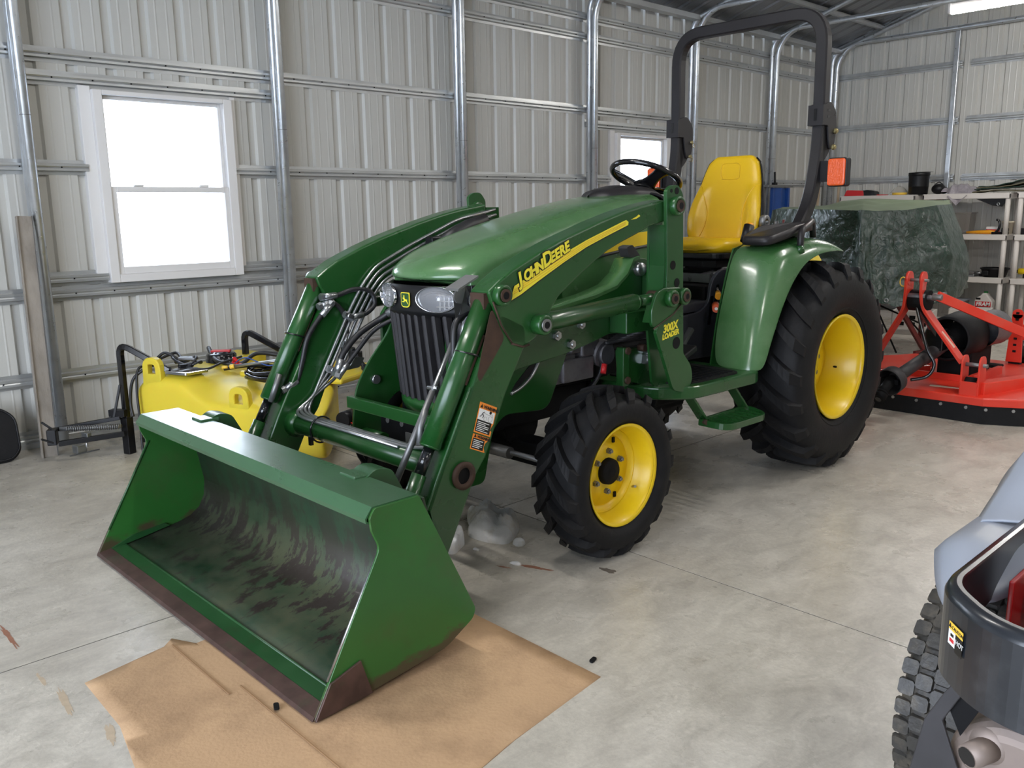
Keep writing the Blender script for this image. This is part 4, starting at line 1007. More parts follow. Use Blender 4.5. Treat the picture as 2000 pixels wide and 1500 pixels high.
# ------------------------------------------------------------------ fenders, platform, step
def fender(s):
    rows = [[(1.075, .425, .60), (1.06, .50, .60), (1.045, .60, .60), (1.065, .645, .60), (1.12, .668, .60)],
            [(1.095, .40, .70), (1.085, .50, .70), (1.075, .60, .70), (1.10, .645, .69), (1.160, .668, .68)],
            [(1.120, .40, .82), (1.112, .50, .82), (1.110, .60, .815), (1.14, .645, .80), (1.212, .668, .78)],
            [(1.160, .40, .95), (1.155, .50, .95), (1.165, .60, .94), (1.205, .645, .93), (1.285, .668, .905)],
            [(1.205, .40, 1.08), (1.205, .50, 1.08), (1.225, .60, 1.07), (1.275, .645, 1.05), (1.365, .668, 1.005)],
            [(1.250, .40, 1.175), (1.255, .50, 1.175), (1.290, .60, 1.165), (1.360, .645, 1.135), (1.465, .668, 1.085)],
            [(1.40, .40, 1.205), (1.40, .50, 1.205), (1.43, .60, 1.198), (1.48, .645, 1.18), (1.57, .668, 1.125)],
            [(1.58, .40, 1.225), (1.58, .50, 1.225), (1.60, .60, 1.218), (1.63, .645, 1.20), (1.68, .668, 1.140)],
            [(1.74, .40, 1.215), (1.74, .50, 1.215), (1.75, .60, 1.210), (1.76, .645, 1.19), (1.78, .668, 1.145)],
            [(1.84, .40, 1.19), (1.84, .50, 1.19), (1.845, .60, 1.185), (1.85, .645, 1.172), (1.86, .668, 1.145)],
            [(1.925, .40, 1.155), (1.925, .50, 1.155), (1.925, .60, 1.15), (1.92, .645, 1.145), (1.915, .665, 1.135)]]
    m = MB(); P = 5
    for r in rows:
        for (x, y, z) in r: m.v.append((x, s*y, z))
    for i in range(len(rows)-1):
        for j in range(P-1):
            a = i*P+j; m.f.append((a, a+1, a+P+1, a+P)); m.sm.append(True)
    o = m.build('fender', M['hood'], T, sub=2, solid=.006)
    MB().prism([(1.075, .60), (1.095, .70), (1.12, .82), (1.16, .95), (1.205, 1.08), (1.25, 1.175), (1.40, 1.205), (1.58, 1.225), (1.74, 1.215), (1.925, 1.155), (1.925, 1.10), (1.60, 1.0), (1.50, .60)], s*.392, s*.400).build('fender_inner', M['green'], o)
    po = rounded([(1.235, .44), (1.235, .600), (1.42, .625), (1.72, .575), (1.86, .50), (1.86, .42), (1.42, .415)], .05)
    pad = MB(); n_ = len(po); zp = lambda x: 1.205 + .06*min(1, max(0, (x - 1.235)/.30))
    lay_ = [(1.0, -.012), (1.0, .012), (.965, .026), (.90, .032)]
    for (k_, dz) in lay_: pad.v += [(1.53 + (x-1.53)*(1 - (1-k_)*.5), s*(.52 + (y-.52)*k_), zp(x) + dz) for (x, y) in po]
    for i in range(3):
        for j in range(n_): pad.f.append((i*n_+j, i*n_+(j+1) % n_, (i+1)*n_+(j+1) % n_, (i+1)*n_+j)); pad.sm.append(True)
    pad.f.append(tuple(3*n_ + j for j in range(n_))); pad.f.append(tuple(range(n_))); pad.sm += [False, False]
    pad.build('armrest_pad', M['charcoal'], T)
    MB().tube(arcpath([(1.47, s*.640, 1.155), (1.475, s*.640, 1.262), (1.60, s*.61, 1.285), (1.73, s*.56, 1.300), (1.80, s*.53, 1.295), (1.815, s*.53, 1.215)], .05), .0165, n=14).build('grab_handle', M['charcoal'], T)
    MB().cyl((1.47, s*.640, 1.150), (1.47, s*.640, 1.185), .024, .020, n=16).build('handle_socket', M['green'], T)
    # platform
    pl = rounded([(.42, .30), (.42, .52, .06), (.55, .655, .09), (1.06, .672, .04), (1.12, .64), (1.12, .17), (.42, .17)], .02)
    p = MB().prism([(x, s*y) for (x, y) in pl], .548, .606, 'z').build('platform', M['green'], T, bevel=.010, seg=3)
    ml = rounded([(.52, .30), (.52, .50, .05), (.61, .615, .05), (.98, .628, .05), (1.02, .50), (1.02, .20), (.52, .20)], .02)
    mt = MB().prism([(x, s*y) for (x, y) in ml], .606, .612, 'z').build('floor_mat', M['rubber'], p)
    rr = MB()
    for k in range(12): rr.box(.56 + .035*k, .568 + .035*k, s*.24, s*.60, .612, .617)
    rr.build('mat_ribs', M['rubber'], mt)
for s in (-1, 1): fender(s)
for (a, b_) in (((.575, -.585, .590), (.715, -.60, .425)), ((.925, -.585, .580), (1.060, -.60, .425))): MB().bar(a, b_, .012, .055, (0, 1, 0)).build('step_hanger', M['green'], T, bevel=.003)
lp = arcpath([(.690, -.600, .415), (.712, -.735, .405), (1.035, -.745, .405), (1.090, -.60, .415), (.690, -.600, .415)], .06)
st_ = MB().tube(lp, .014, n=8, sq=(.012, .030)).build('step', M['green'], T)
m = MB()
for k in range(7): m.bar((.745 + .047*k, -.605, .412), (.745 + .047*k, -.735, .406), .008, .018)
m.bar((.70, -.665, .41), (1.06, -.67, .41), .02, .010); m.build('step_grating', M['green'], st_)
MB().cyl((.700, -.612, .418), (.690, -.640, .418), .012).build('bolt', M['rust'], st_)
# rear frame bracket below the mast
rb = MB().prism(rounded([(.32, .776), (.46, .770), (.60, .72), (.70, .60), (.52, .585), (.336, .641)], .015), -.44, -.40).build('rear_bracket', M['green'], T, bevel=.005)
MB().prism([(.300, .620), (.340, .620), (.340, .79), (.300, .79)], -.465, -.425).build('bracket_flange', M['green'], rb, bevel=.003)
for (x, z) in ((.325, .775), (.325, .645), (.44, .775)): MB().cyl((x, -.44, z), (x, -.475, z), .017, n=6).build('bolt', M['rust'], rb)
MB().cyl((.46, -.45, .72), (.58, -.47, .70), .022, n=14).cyl((.47, -.45, .76), (.56, -.47, .745), .018).build('line_coupler', M['steel'], rb)
m = MB()
for k in range(5): m.tube(spline([(.30 + .02*k, -.36, .80 + .006*k), (.42, -.42 - .012*k, .815 + .008*k), (.54, -.44, .80 + .01*k), (.58, -.40, .72)], 6), .010, n=8)
m.build('hose_bundle', M['hose'], T)

# ------------------------------------------------------------------ roll bar
RX = 1.967; RY = .4615
hoop = [V(RX - .005, -RY, 1.86), V(RX - .012, -RY, 2.385), V(RX - .012, RY, 2.385), V(RX - .005, RY, 1.86)]
hp = arcpath(hoop, .17, 9)
up = MB().tube(hp, .03, sq=(.066, .062), up=(1, 0, 0)).build('roll_bar_hoop', M['charcoal'], T)
for s in (-1, 1):
    path = spline([(1.64, s*RY, 1.02), (1.70, s*RY, 1.185), (1.785, s*RY, 1.275), (1.855, s*RY, 1.36), (1.905, s*RY, 1.46), (1.940, s*RY, 1.60), (1.958, s*RY, 1.72), (1.962, s*RY, 1.86)], 4)
    lg = MB().tube(path, .03, sq=(.062, .066), up=(1, 0, 0)).build('roll_bar_post', M['charcoal'], T)
    pl = rounded([(1.915, 1.905), (1.995, 1.925, .02), (2.060, 1.875, .04), (2.066, 1.79), (2.050, 1.70, .03), (2.005, 1.672, .02), (1.985, 1.72), (1.968, 1.80), (1.918, 1.800)], .008)
    MB().prism(pl, s*(RY+.033), s*(RY+.043)).prism(pl, s*(RY-.043), s*(RY-.033)).build('hinge_plate', M['charcoal'], T, bevel=.002)
    lo = rounded([(1.935, 1.80), (1.985, 1.79), (2.03, 1.74, .02), (2.035, 1.68, .03), (1.99, 1.635, .03), (1.955, 1.61)], .008)
    MB().prism(lo, s*(RY-.031), s*(RY+.031)).build('hinge_tongue', M['charcoal'], T, bevel=.003)
    MB().prism([(1.905, 1.80), (1.918, 1.80), (1.918, 1.905), (1.905, 1.905)], s*(RY-.043), s*(RY+.043)).build('hinge_front', M['charcoal'], T)
    MB().box(1.902, 1.906, s*RY - .008, s*RY + .008, 1.825, 1.885).build('hinge_slot', M['blackgloss'], T)
    m = MB()
    for z in (1.878, 1.845): m.box(1.955, 1.985, s*(RY+.043), s*(RY+.045), z - .006, z + .006)
    m.cyl((2.045, s*(RY+.043), 1.86), (2.045, s*(RY+.045), 1.86), .007).build('plate_holes', M['blackgloss'], T)
    for (x, z) in ((2.045, 1.775), (2.030, 1.690)):
        b_ = MB().cyl((x, s*(RY-.055), z), (x, s*(RY+.062), z), .009, n=12).tube([(x, s*(RY+.044), z), (x, s*(RY+.056), z)], .015, n=6, smooth=False).build('hinge_bolt', M['brass'], T)
        MB().tube([(x + .012*math.cos(a), s*(RY-.06), z - .02 + .012*math.sin(a)) for a in np.linspace(0, 2*PI, 12, endpoint=False)], .002, n=5, closed=True, up=(0, 1, 0)).build('pin_clip', M['brass'], b_)
    # flashing lamps beside the posts
    yc = s*.595
    bx = MB().prism(rounded([(yc-.052, 1.478), (yc+.052, 1.478), (yc+.052, 1.628), (yc-.052, 1.628)], .016), 1.915, 1.965, 'x').build('warning_lamp', M['black'], T, bevel=.004)
    MB().prism(rounded([(yc-.047, 1.483), (yc+.047, 1.483), (yc+.047, 1.623), (yc-.047, 1.623)], .016), 1.898, 1.916, 'x').build('lamp_lens', M['orange'], bx, bevel=.006)
    MB().bar((1.945, s*.49, 1.56), (1.945, s*.56, 1.56), .03, .11).build('lamp_bracket', M['black'], bx)

# ------------------------------------------------------------------ seat
def seat_back(u, v, grow=0, front=True):
    W_ = [(0, .205), (.12, .228), (.30, .236), (.45, .225), (.60, .205), (.80, .180), (.92, .160), (1, .115)]
    for (a, b_), (c, d) in zip(W_, W_[1:]):
        if v <= c: w = b_ + (d-b_)*(v-a)/(c-a); break
    w += grow
    a = 2*PI*u; c, q = math.cos(a), math.sin(a)
    y = w * math.copysign(abs(c)**.55, c); dz = 0
    d = .034 + grow*.5
    x = -d * math.copysign(abs(q)**.7, q)
    if q > 0:
        f = abs(y)/w
        x -= .032 * max(0, min(1, (f-.52)/.22)) * math.sin(PI*min(1, max(.02, (v+.12)/.80)))**.8 if v < .68 else 0
        x += .012*(1-f*f)
    z = 1.175 + .49*v
    return (1.775 + .085*v + .02*v*v + x, y, z)
sb = MB().grid(lambda u, v: seat_back(u, v), 64, 26, cu=True)
K = 27; sb.f.append(tuple(i*K + K-1 for i in range(64))); sb.sm.append(True)
seat = sb.build('seat_back', M['seat'], T, bevel=.02)
# rolled top edge so the outline is rounded
tp_ = [(seat_back(u, 1)) for u in ()]
MB().grid(lambda u, v: seat_back(.5 + .5*u, .0 + .97*v, .006), 28, 20).build('seat_shell', M['black'], T, solid=.006)
for s in (-1, 1):
    pts = [(seat_back(.25 - s*.02, 0)[0] - .045, s*.075, 1.215)]
    def onb(y, z):
        v = (z-1.175)/.49; best = None
        for u in np.linspace(0.01, .49, 80):
            p = seat_back(u, v)
            if best is None or abs(p[1]-y) < abs(best[1]-y): best = p
        return (best[0] - .001, best[1], best[2])
    MB().tube(spline([onb(s*.145, 1.20), onb(s*.125, 1.27), onb(s*.118, 1.34), onb(s*.135, 1.42), onb(s*.172, 1.49), onb(s*.198, 1.50)], 6), .0042, n=8).build('bolster_piping', M['seat'], seat)
q = rounded([(-.062, 1.535), (.055, 1.535), (.062, 1.625), (-.050, 1.625)], .022)
MB().tube([onb(a, b_) for (a, b_) in q], .0028, n=6, closed=True).build('embossed_frame', M['seat'], seat)
def cush(u, v):
    a = 2*PI*u; c, q = math.cos(a), math.sin(a); rr = (1 - .0)
    X = 1.600 - .215*math.copysign(abs(c)**.6, c); Y = .232*math.copysign(abs(q)**.6, q)
    t = v*PI; k = math.sin(t)**.35 if 0 < v < 1 else 0; h = math.cos(t)
    x = 1.600 + (X-1.600)*k; y = Y*k
    z = 1.165 + .045*h - .012*(1.82-x)*0 + (.014*(abs(y)/.23)**2 if h > 0 else 0) - (.022 if h > 0 else 0)*max(0, (1.47-x)/.1)
    return (x, y, z)
MB().grid(cush, 56, 18, cu=True).build('seat_cushion', M['seat'], T)
MB().prism(rounded([(-.215, 1.39), (.215, 1.39), (.215, 1.80), (-.215, 1.80)][:0] or [(1.40, -.215), (1.80, -.215), (1.80, .215), (1.40, .215)], .06), 1.105, 1.140, 'z').build('seat_pan', M['black'], T, bevel=.008)
su = MB().box(1.42, 1.80, -.19, .19, 1.06, 1.10).box(1.46, 1.74, -.15, .15, .98, 1.04).bar((1.44, -.17, .90), (1.76, -.17, 1.07), .02, .035).bar((1.76, -.16, .90), (1.44, -.16, 1.07), .02, .035).bar((1.44, .17, .90), (1.76, .17, 1.07), .02, .035).box(1.40, 1.82, -.20, .20, .86, .90)
su = su.build('seat_suspension', M['dark'], T, bevel=.004)
MB().cyl((1.37, -.20, 1.03), (1.48, -.22, 1.05), .010).cyl((1.36, -.06, 1.00), (1.50, -.19, 1.045), .014).build('seat_handle', M['engine'], su)
MB().box(1.36, 1.40, -.19, .05, .985, 1.03).build('slide_rail', M['dullsteel'], su)
MB().box(1.385, 1.398, -.06, -.03, .93, .95).box(1.60, 1.72, -.215, -.205, 1.075, 1.095).build('yellow_tag', M['amberplastic'], su)
# side console and covers below the seat
cn = MB().prism(rounded([(.98, .62), (1.60, .60), (1.60, 1.06, .04), (1.33, 1.06, .04), (1.25, 1.00, .05), (1.24, .90, .06), (1.16, .855, .05), (.98, .845, .03)], .02), -.275, -.255).build('side_console', mat('console_plastic', hexc(58, 60, 68), .45, var=.15, vscale=10), T, bevel=.004)
m = MB()
for (x, z0, z1) in ((1.285, .86, .985), (1.385, .93, 1.035), (1.235, .78, .93)):
    m.prism(rounded([(x-.013, z0), (x+.013, z0), (x+.035, z1), (x+.010, z1)], .012), -.276, -.279)
m.build('console_slots', M['blackgloss'], cn)
MB().box(.90, 1.30, -.262, -.15, .855, .905).build('console_ledge', cn.data.materials[0], cn, bevel=.01)
MB().box(1.10, 1.66, .2, .27, .60, 1.06).build('side_console', M['dark'], T, bevel=.02)
MB().box(1.25, 1.45, -.24, .22, .60, .98).build('center_cover', M['dark'], T, bevel=.02)
k1 = MB().cyl((1.30, -.28, .965), (1.225, -.335, .945), .006).build('lever_rod', M['dullsteel'], T)
MB().cyl((1.245, -.320, .950), (1.195, -.355, .935), .013, .017, n=14).build('lever_knob', M['amberplastic'], k1)
k2 = MB().cyl((1.27, -.28, .885), (1.20, -.34, .885), .006).build('lever_rod', M['dullsteel'], T)
MB().cyl((1.215, -.328, .887), (1.140, -.380, .880), .020, n=16).build('lever_knob', mat('burnt_orange_plastic', hexc(206, 84, 40), .45), k2)
MB().cyl((1.139, -.3805, .880), (1.137, -.382, .880), .008).build('knob_mark', M['stickerwhite'], k2)
MB().obox((.80, -.40, .69), (.17, .10, .03), Matrix.Rotation(-.35, 3, 'Y')).cyl((.86, -.36, .61), (.82, -.38, .68), .012).build('pedal', M['black'], T, bevel=.006)
MB().obox((.72, -.30, .645), (.16, .07, .02), Matrix.Rotation(-.25, 3, 'Y')).build('pedal', M['dullsteel'], T, bevel=.004)
m = MB().bar((.95, -.27, .66), (1.06, -.28, .78), .05, .02).cyl((1.0, -.277, .70), (1.0, -.28, .70), .01).cyl((1.02, -.277, .735), (1.02, -.2785, .735), .012)
m.build('console_marks', M['dullsteel'], cn)

# ------------------------------------------------------------------ steering wheel
sc_ = V(1.045, 0, 1.535); tilt = math.radians(24)
Rw = Matrix.Rotation(tilt, 3, 'Y'); col = MB().tube([(.93, 0, 1.40), sc_ + Rw @ V(0, 0, -.05)], [.045, .034], n=20).build('steering_column', M['black'], T)
sw = MB().tube([sc_ + Rw @ V(.176*math.cos(a), .176*math.sin(a), 0) for a in np.linspace(0, 2*PI, 56, endpoint=False)], .0145, n=12, closed=True, up=(0, 0, 1)).build('steering_wheel', M['blackgloss'], T)
m = MB()
for a in (PI*.62, -PI*.62, 0.0):
    for q in range(6):
        pass
    def sp2(u, v, a=a):
        r = .03 + .142*u; w = .030 + .018*abs(2*u-1)**2; y = (v-.5)*2*w
        return sc_ + Rw @ V(r*math.cos(a) - y*math.sin(a), r*math.sin(a) + y*math.cos(a), -.05*(1-u)**1.5)
    m.grid(sp2, 8, 4)
m.build('spokes', M['blackgloss'], sw, solid=.010)
MB().lathe([(0, .014), (.03, .010), (.048, -.004), (.05, -.03)], (0, 0, 0), 'z', 24).build('hub', M['black'], sw)
hb = [o for o in sw.children if o.name.startswith('hub')][0]
hb.data.transform(Matrix.Translation(sc_ + Rw @ V(0, 0, -.035)) @ Rw.to_4x4())
m = MB().tube([sc_ + Rw @ V(.162*math.cos(a), .162*math.sin(a), -.004) for a in np.linspace(-1.0, 1.0, 16)], .006, n=6, up=(0, 0, 1)).build('finger_grips', M['black'], sw)

def localize(root):
    inv = root.matrix_basis.inverted(); done = set()
    def rec(o):
        for c in o.children:
            if c.type == 'MESH' and c.data.name not in done: done.add(c.data.name); c.data.transform(inv)
            rec(c)
    rec(root)
def world_root(name, loc, label, cat, group=None):
    return empty(name, loc, 0, label, cat, group)

# ================================================================== cardboard under the bucket
def cardmat():
    m = mat('cardboard', hexc(188, 154, 118), .8, var=.10, vscale=3, dirt=hexc(104, 76, 52), dscale=2.0, damt=.75, dlo=.50, bump=.15, bscale=90); return m
M['card'] = cardmat()
cz = lambda x, y: .006 + .004*math.sin(x*7 + y*3) + .004*math.sin(y*9) * .6
co = [(.677, 2.606), (.934, 2.652), (.975, 2.690), (1.02, 2.60), (1.25, 2.63), (1.52, 2.64), (1.80, 2.15), (1.800, 1.535), (1.40, 1.49), (1.24, 1.46), (.90, 1.43), (.60, 1.46), (.60, 1.90), (.672, 2.30)]
import bmesh
def flat_sheet(outline, th, name, m, parent, zf, res=.06):
    me = bpy.data.meshes.new(name); b = bmesh.new()
    vs = [b.verts.new((x, y, 0)) for (x, y) in outline]; b.faces.new(vs)
    x0 = min(p[0] for p in outline); x1 = max(p[0] for p in outline); y0 = min(p[1] for p in outline); y1 = max(p[1] for p in outline)
    k = x0 + res
    while k < x1: bmesh.ops.bisect_plane(b, geom=b.verts[:]+b.edges[:]+b.faces[:], plane_co=(k, 0, 0), plane_no=(1, 0, 0)); k += res
    k = y0 + res
    while k < y1: bmesh.ops.bisect_plane(b, geom=b.verts[:]+b.edges[:]+b.faces[:], plane_co=(0, k, 0), plane_no=(0, 1, 0)); k += res
    for v in b.verts: v.co.z = zf(v.co.x, v.co.y)
    for f in b.faces: f.smooth = True
    b.to_mesh(me); b.free(); me.materials.append(m)
    o = bpy.data.objects.new(name, me); COL.objects.link(o); o.parent = parent
    d = o.modifiers.new('s', 'SOLIDIFY'); d.thickness = th; d.offset = 1
    return o
cb = flat_sheet(co, .004, 'cardboard_sheet', M['card'], None, lambda x, y: .0008 + .0012*(1 + math.sin(x*8 + y*2.5)))
cb.data.transform(Matrix.Translation((-1.2, -2.05, 0))); cb.location = (1.2, 2.05, 0)
tag(cb, 'stained brown cardboard sheet laid flat under the front bucket', 'cardboard')
fd = MB().box(-.245, -.240, .18, .59, .0055, .0076).build('fold_crease', mat('cardboard_crease', hexc(150, 116, 82), .85), cb)
MB().box(-.20, -.196, -.5, .2, .0055, .0076).build('fold_crease', fd.data.materials[0], cb)

# ================================================================== snow and ice lumps dropped from the tractor
def lump(pts, h, seed, lab, loc):
    rnd = random.Random(seed); n = len(pts); m = MB(); cx = sum(p[0] for p in pts)/n; cy = sum(p[1] for p in pts)/n
    P = spline([(p[0], p[1], 0) for p in pts], 5, closed=True); N = len(P)
    ph = [rnd.uniform(0, 6) for _ in range(6)]
    def f(u, v):
        p = P[int(round(u*N)) % N]; k = math.cos(v*PI/2)**.55 if v < 1 else 0
        x = cx + (p.x-cx)*k; y = cy + (p.y-cy)*k
        z = h * math.sin(v*PI/2)**1.1 * (1 + .35*math.sin(x*34+ph[0])*math.sin(y*41+ph[1]) + .18*math.sin(x*90+ph[2]+y*70))
        return (x - loc[0], y - loc[1], max(0, z) - .001)
    m.grid(f, N, 10, cu=True)
    o = m.build('snow_lump', M['ice']); o.location = (loc[0], loc[1], .0015)
    return tag(o, lab, 'snow lump', 'dirty snow lumps on the floor')
lump([(2.432, 2.872), (2.47, 2.80), (2.46, 2.70), (2.50, 2.62), (2.43, 2.55), (2.33, 2.50), (2.285, 2.54), (2.262, 2.63), (2.275, 2.70), (2.33, 2.75), (2.385, 2.83)], .085, 3, 'largest snow lump on the floor, dirty brown on its left half', (2.36, 2.66))
lump([(2.345, 2.490), (2.375, 2.475), (2.375, 2.445), (2.35, 2.435), (2.33, 2.455)], .028, 5, 'small pointed white snow piece touching the shadow of the largest lump', (2.35, 2.46))
lump([(2.08, 2.63), (2.17, 2.68), (2.20, 2.635), (2.15, 2.60), (2.09, 2.575)], .075, 7, 'upright white snow chunk half hidden behind the bucket side', (2.13, 2.62))
lump([(2.190, 2.345), (2.205, 2.350), (2.222, 2.325), (2.213, 2.300), (2.195, 2.310)], .010, 9, 'flat icy crumb lying beside the rust stain on the floor', (2.205, 2.325))
lump([(2.18, 2.555), (2.192, 2.560), (2.196, 2.535), (2.185, 2.528)], .008, 11, 'tiny white snow crumb between the two bigger snow chunks', (2.187, 2.545))
lump([(3.83, 2.93), (3.87, 2.95), (3.89, 2.91), (3.85, 2.89)], .006, 13, 'tiny white crumb on the floor below the tractor step', (3.86, 2.92))
# small dark litter
for (x, y, r, a, lab) in ((1.854, 1.614, .016, .3, 'black plastic scrap on the bare floor right of the cardboard'), (1.019, 2.066, .017, 1.2, 'dark dirt crumb on the cardboard in front of the bucket edge')):
    o = MB().prism(rounded([(-r, -r*.4), (r, -r*.5), (r*1.1, r*.4), (-r*.8, r*.5)], r*.4), 0, .006, 'z').build('debris', M['dark'], None, bevel=.001)
    o.location = (x, y, .0005 if x > 1.5 else .0085); o.rotation_euler = (0, 0, a); tag(o, lab, 'debris')
# thin floor stains (rust streak left of the bucket, wet ring)
def stain(x, y, w, h, rot, col, lab, seed):
    rnd = random.Random(seed); pts = []
    for k in range(26):
        a = 2*PI*k/26; rr = 1 + rnd.uniform(-.32, .3); pts.append((w*rr*math.cos(a), h*rr*math.sin(a)))
    o = MB().prism(pts, 0, .0004, 'z').build('floor_stain', col); o.location = (x, y, .0003); o.rotation_euler = (0, 0, rot)
    return tag(o, lab, 'stain')
rs = mat('rust_stain', hexc(150, 104, 82), .7, var=.15, vscale=30); ws = mat('oil_stain', hexc(112, 104, 94), .5, var=.2, vscale=30)
stain(.593, 3.10, .008, .105, 0, rs, 'rust streak on the bare floor at the left edge of the photo', 1)
bs = mat('faint_drip_stain', hexc(186, 168, 144), .6, var=.1, vscale=40)
stain(.590, 2.72, .006, .05, .02, bs, 'faint tan drip mark just before the floor joint left of the cardboard', 2)
stain(.604, 2.545, .011, .085, -.1, bs, 'long faint tan drip mark on the floor left of the cardboard corner', 3)
stain(.640, 2.28, .012, .05, -.2, bs, 'broad faint tan mark beside the cardboard at the lower left', 5)
stain(2.412, 2.025, .018, .034, .1, ws, 'round dark oil spot in front of the near front tire', 4)
stain(2.231, 2.250, .010, .075, .35, rs, 'rusty smear on the floor beside the icy crumb', 6)
stain(2.150, 2.335, .006, .030, .35, rs, 'narrow rust mark on the floor left of the icy crumb', 8)

# ================================================================== plank and black panel by the left wall
MW = mat('weathered_channel', hexc(150, 142, 132), .75, var=.22, vscale=12, dirt=hexc(92, 80, 70), dscale=7, damt=.8, dlo=.5, bump=.3, bscale=60, stretch=(1, 1, .4))
p = MB(); a0, a1 = V(1.368, 5.40, .0), V(1.432, 5.585, 1.385)
d = (a1-a0).normalized(); sd = V(1, 0, 0); nr = sd.cross(d).normalized()
pl = world_root('leaning_channel', (1.368, 5.40, 0), 'weathered grey stained metal channel standing against the left wall post', 'channel')
MB().bar(a0, a1, .082, .006, nr).build('channel_web', MW, pl)
for s in (-1, 1):
    MB().bar(a0 + sd*s*.041 + d*.0, a1 + sd*s*.041, .004, .034, nr).build('channel_flange', M['dullsteel'] if s > 0 else MW, pl)
hm = MB()
for (t, q) in ((.28, .0), (.62, .01), (.86, -.01), (1.10, .01), (.05, .03), (.42, -.02)):
    c = a0 + d*t + sd*q - nr*.004; hm.cyl(c - nr*.001, c + nr*.001, .008, n=10)
hm.build('bolt_holes', M['dark'], pl); localize(pl)
bp = rounded([(-.13, .0), (.0, .0, .1), (.055, .055, .1), (.065, .26, .08), (-.02, .335, .08), (-.25, .34, .08), (-.25, .0)], .06)
o = empty('rubber_panel', (1.185, 5.44, 0.002), 0, 'black rounded rubber panel leaning on the wall at the left edge', 'panel')
MB().prism(bp, -.010, .012).build('panel_sheet', M['rubber'], o, bevel=.006)
MB().tube([(p_[0]*.92 - .004, -.012, p_[1]*.93 + .012) for p_ in bp], .006, n=6, closed=True).build('raised_rim', M['black'], o)
o.rotation_euler = (math.radians(-24), 0, 0)
s_ = MB()
sc1 = empty('floor_clutter', (1.52, 5.36, 0), .2, 'small pale metal bracket lying on the floor by the first wall post', 'bracket')
MB().box(-.03, .03, -.03, .03, 0, .05).build('bracket_body', M['steel'], sc1, bevel=.006); MB().box(-.08, .10, -.04, -.03, 0, .006).build('bracket_foot', M['dullsteel'], sc1)

# ================================================================== yellow sprayer
SP = empty('sprayer', (1.77, 5.05, 0), -math.radians(67.08), 'yellow tank sprayer on black frame, parked between the bucket and the window wall', 'sprayer')
def tank():
    S_ = [  # u, list of (w, z)
        (0.00, .40, 1), (.02, .46, 1), (.16, .49, 1), (.34, .49, 1), (.42, .47, .6), (.50, .455, .15), (.60, .45, 0), (.95, .45, 0), (1.20, .445, 0), (1.285, .43, 0), (1.305, .40, 0)]
    m = MB(); P = 12
    for i, (u, zt, k) in enumerate(S_):
        e = .04 if i in (0, len(S_)-1) else 0
        sh = .335*(1-k) + (zt-.04)*k; iw = .17*(1-k) + .05*k; bt = .075 + .05*max(0, (.1-u)/.1)
        sec = [(.03+e, bt), (.0+e*.5, bt + .04), (.0+e*.5, sh - .06), (.005+e*.5, sh), (.05+e*.5, sh + .02*(1-k) + .02*k), (iw + .03, zt), (.45, zt + .006), (.80, zt), (.86-e*.5, zt - .05), (.87-e*.5, .25), (.87-e*.5, bt + .04), (.83-e, bt)]
        for (w, z) in sec: m.v.append((-.05 + (u + (.05 if i else 0))*(1.43 - .67*max(w, .11))/1.356, w, z))
    K = len(S_)
    for i in range(K-1):
        for j in range(P):
            a = i*P+j; b_ = i*P+(j+1) % P; m.f.append((a, b_, b_+P, a+P)); m.sm.append(True)
    m.f.append(tuple(range(P))); m.f.append(tuple((K-1)*P + j for j in range(P))); m.sm += [False]*2
    return m.build('tank', M['tank'], SP, sub=2)
tk = tank()
for (u, w, z, r) in ((.115, .035, .455, .10), (.735, .035, .325, -.10)):
    h = rounded([(-.055, 0), (.055, 0), (.052, .10, .045), (-.052, .10, .045)], .01)
    n = len(h); inn = rounded([(-.024, .045), (.024, .045), (.022, .068), (-.022, .068)], .010)
    m = MB()
    ring_o = h; 
    # handle ring as a lofted loop
    lp = [V(a, 0, b_) for (a, b_) in rounded([(-.050, -.01), (.050, -.01), (.046, .105, .05), (-.046, .105, .05)], .02)]
    m.tube([p_ for p_ in lp], .018, closed=True, sq=(.040, .042), up=(0, 1, 0)).prism([(-.070, -.04), (.070, -.04), (.060, .030), (-.060, .030)], -.021, .021)
    o = m.build('handle', M['tank'], tk, bevel=.006); o.data.transform(Matrix.Translation((u, w, z)))
m = MB()
for (u0, u1, w0, w1) in ((.50, .58, .30, .66), (.62, .90, .58, .80), (.96, 1.22, .30, .80), (.06, .30, .58, .80)):
    m.box(u0, u1, w0, w1, .44, .478 + (.03 if u0 < .4 else 0))
m.build('raised_pads', M['tank'], tk, bevel=.014)
pt = MB().prism(rounded([(.20, .03), (.36, .03), (.40, .17), (.18, .17)], .01), .487, .505, 'z').build('rating_plate', M['chrome'], SP, bevel=.003)
MB().box(.24, .27, .04, .16, .505, .512).box(.30, .33, .04, .16, .505, .512).build('plate_ribs', M['dullsteel'], pt)
# lid
ld = MB().lathe([(0, .045), (.055, .043), (.060, .036), (.082, .034), (.090, .022), (.088, .006), (.094, .002), (.094, -.05)], (.225, .47, .510), 'z', 36).build('lid', M['blackgloss'], SP)
for k in range(36):
    pass
MB().obox((.225, .47, .556), (.115, .045, .012), Matrix.Rotation(.5, 3, 'Z')).build('red_tab', M['stickerred'], ld, bevel=.003)
MB().obox((.225, .47, .549), (.11, .05, .010), Matrix.Rotation(.5 + PI/2, 3, 'Z')).build('lid_bar', M['black'], ld, bevel=.003)
MB().lathe([(.105, -.045), (.110, -.02), (.118, -.045)], (.225, .47, .510), 'z', 36).build('lid_neck', M['tank'], tk)
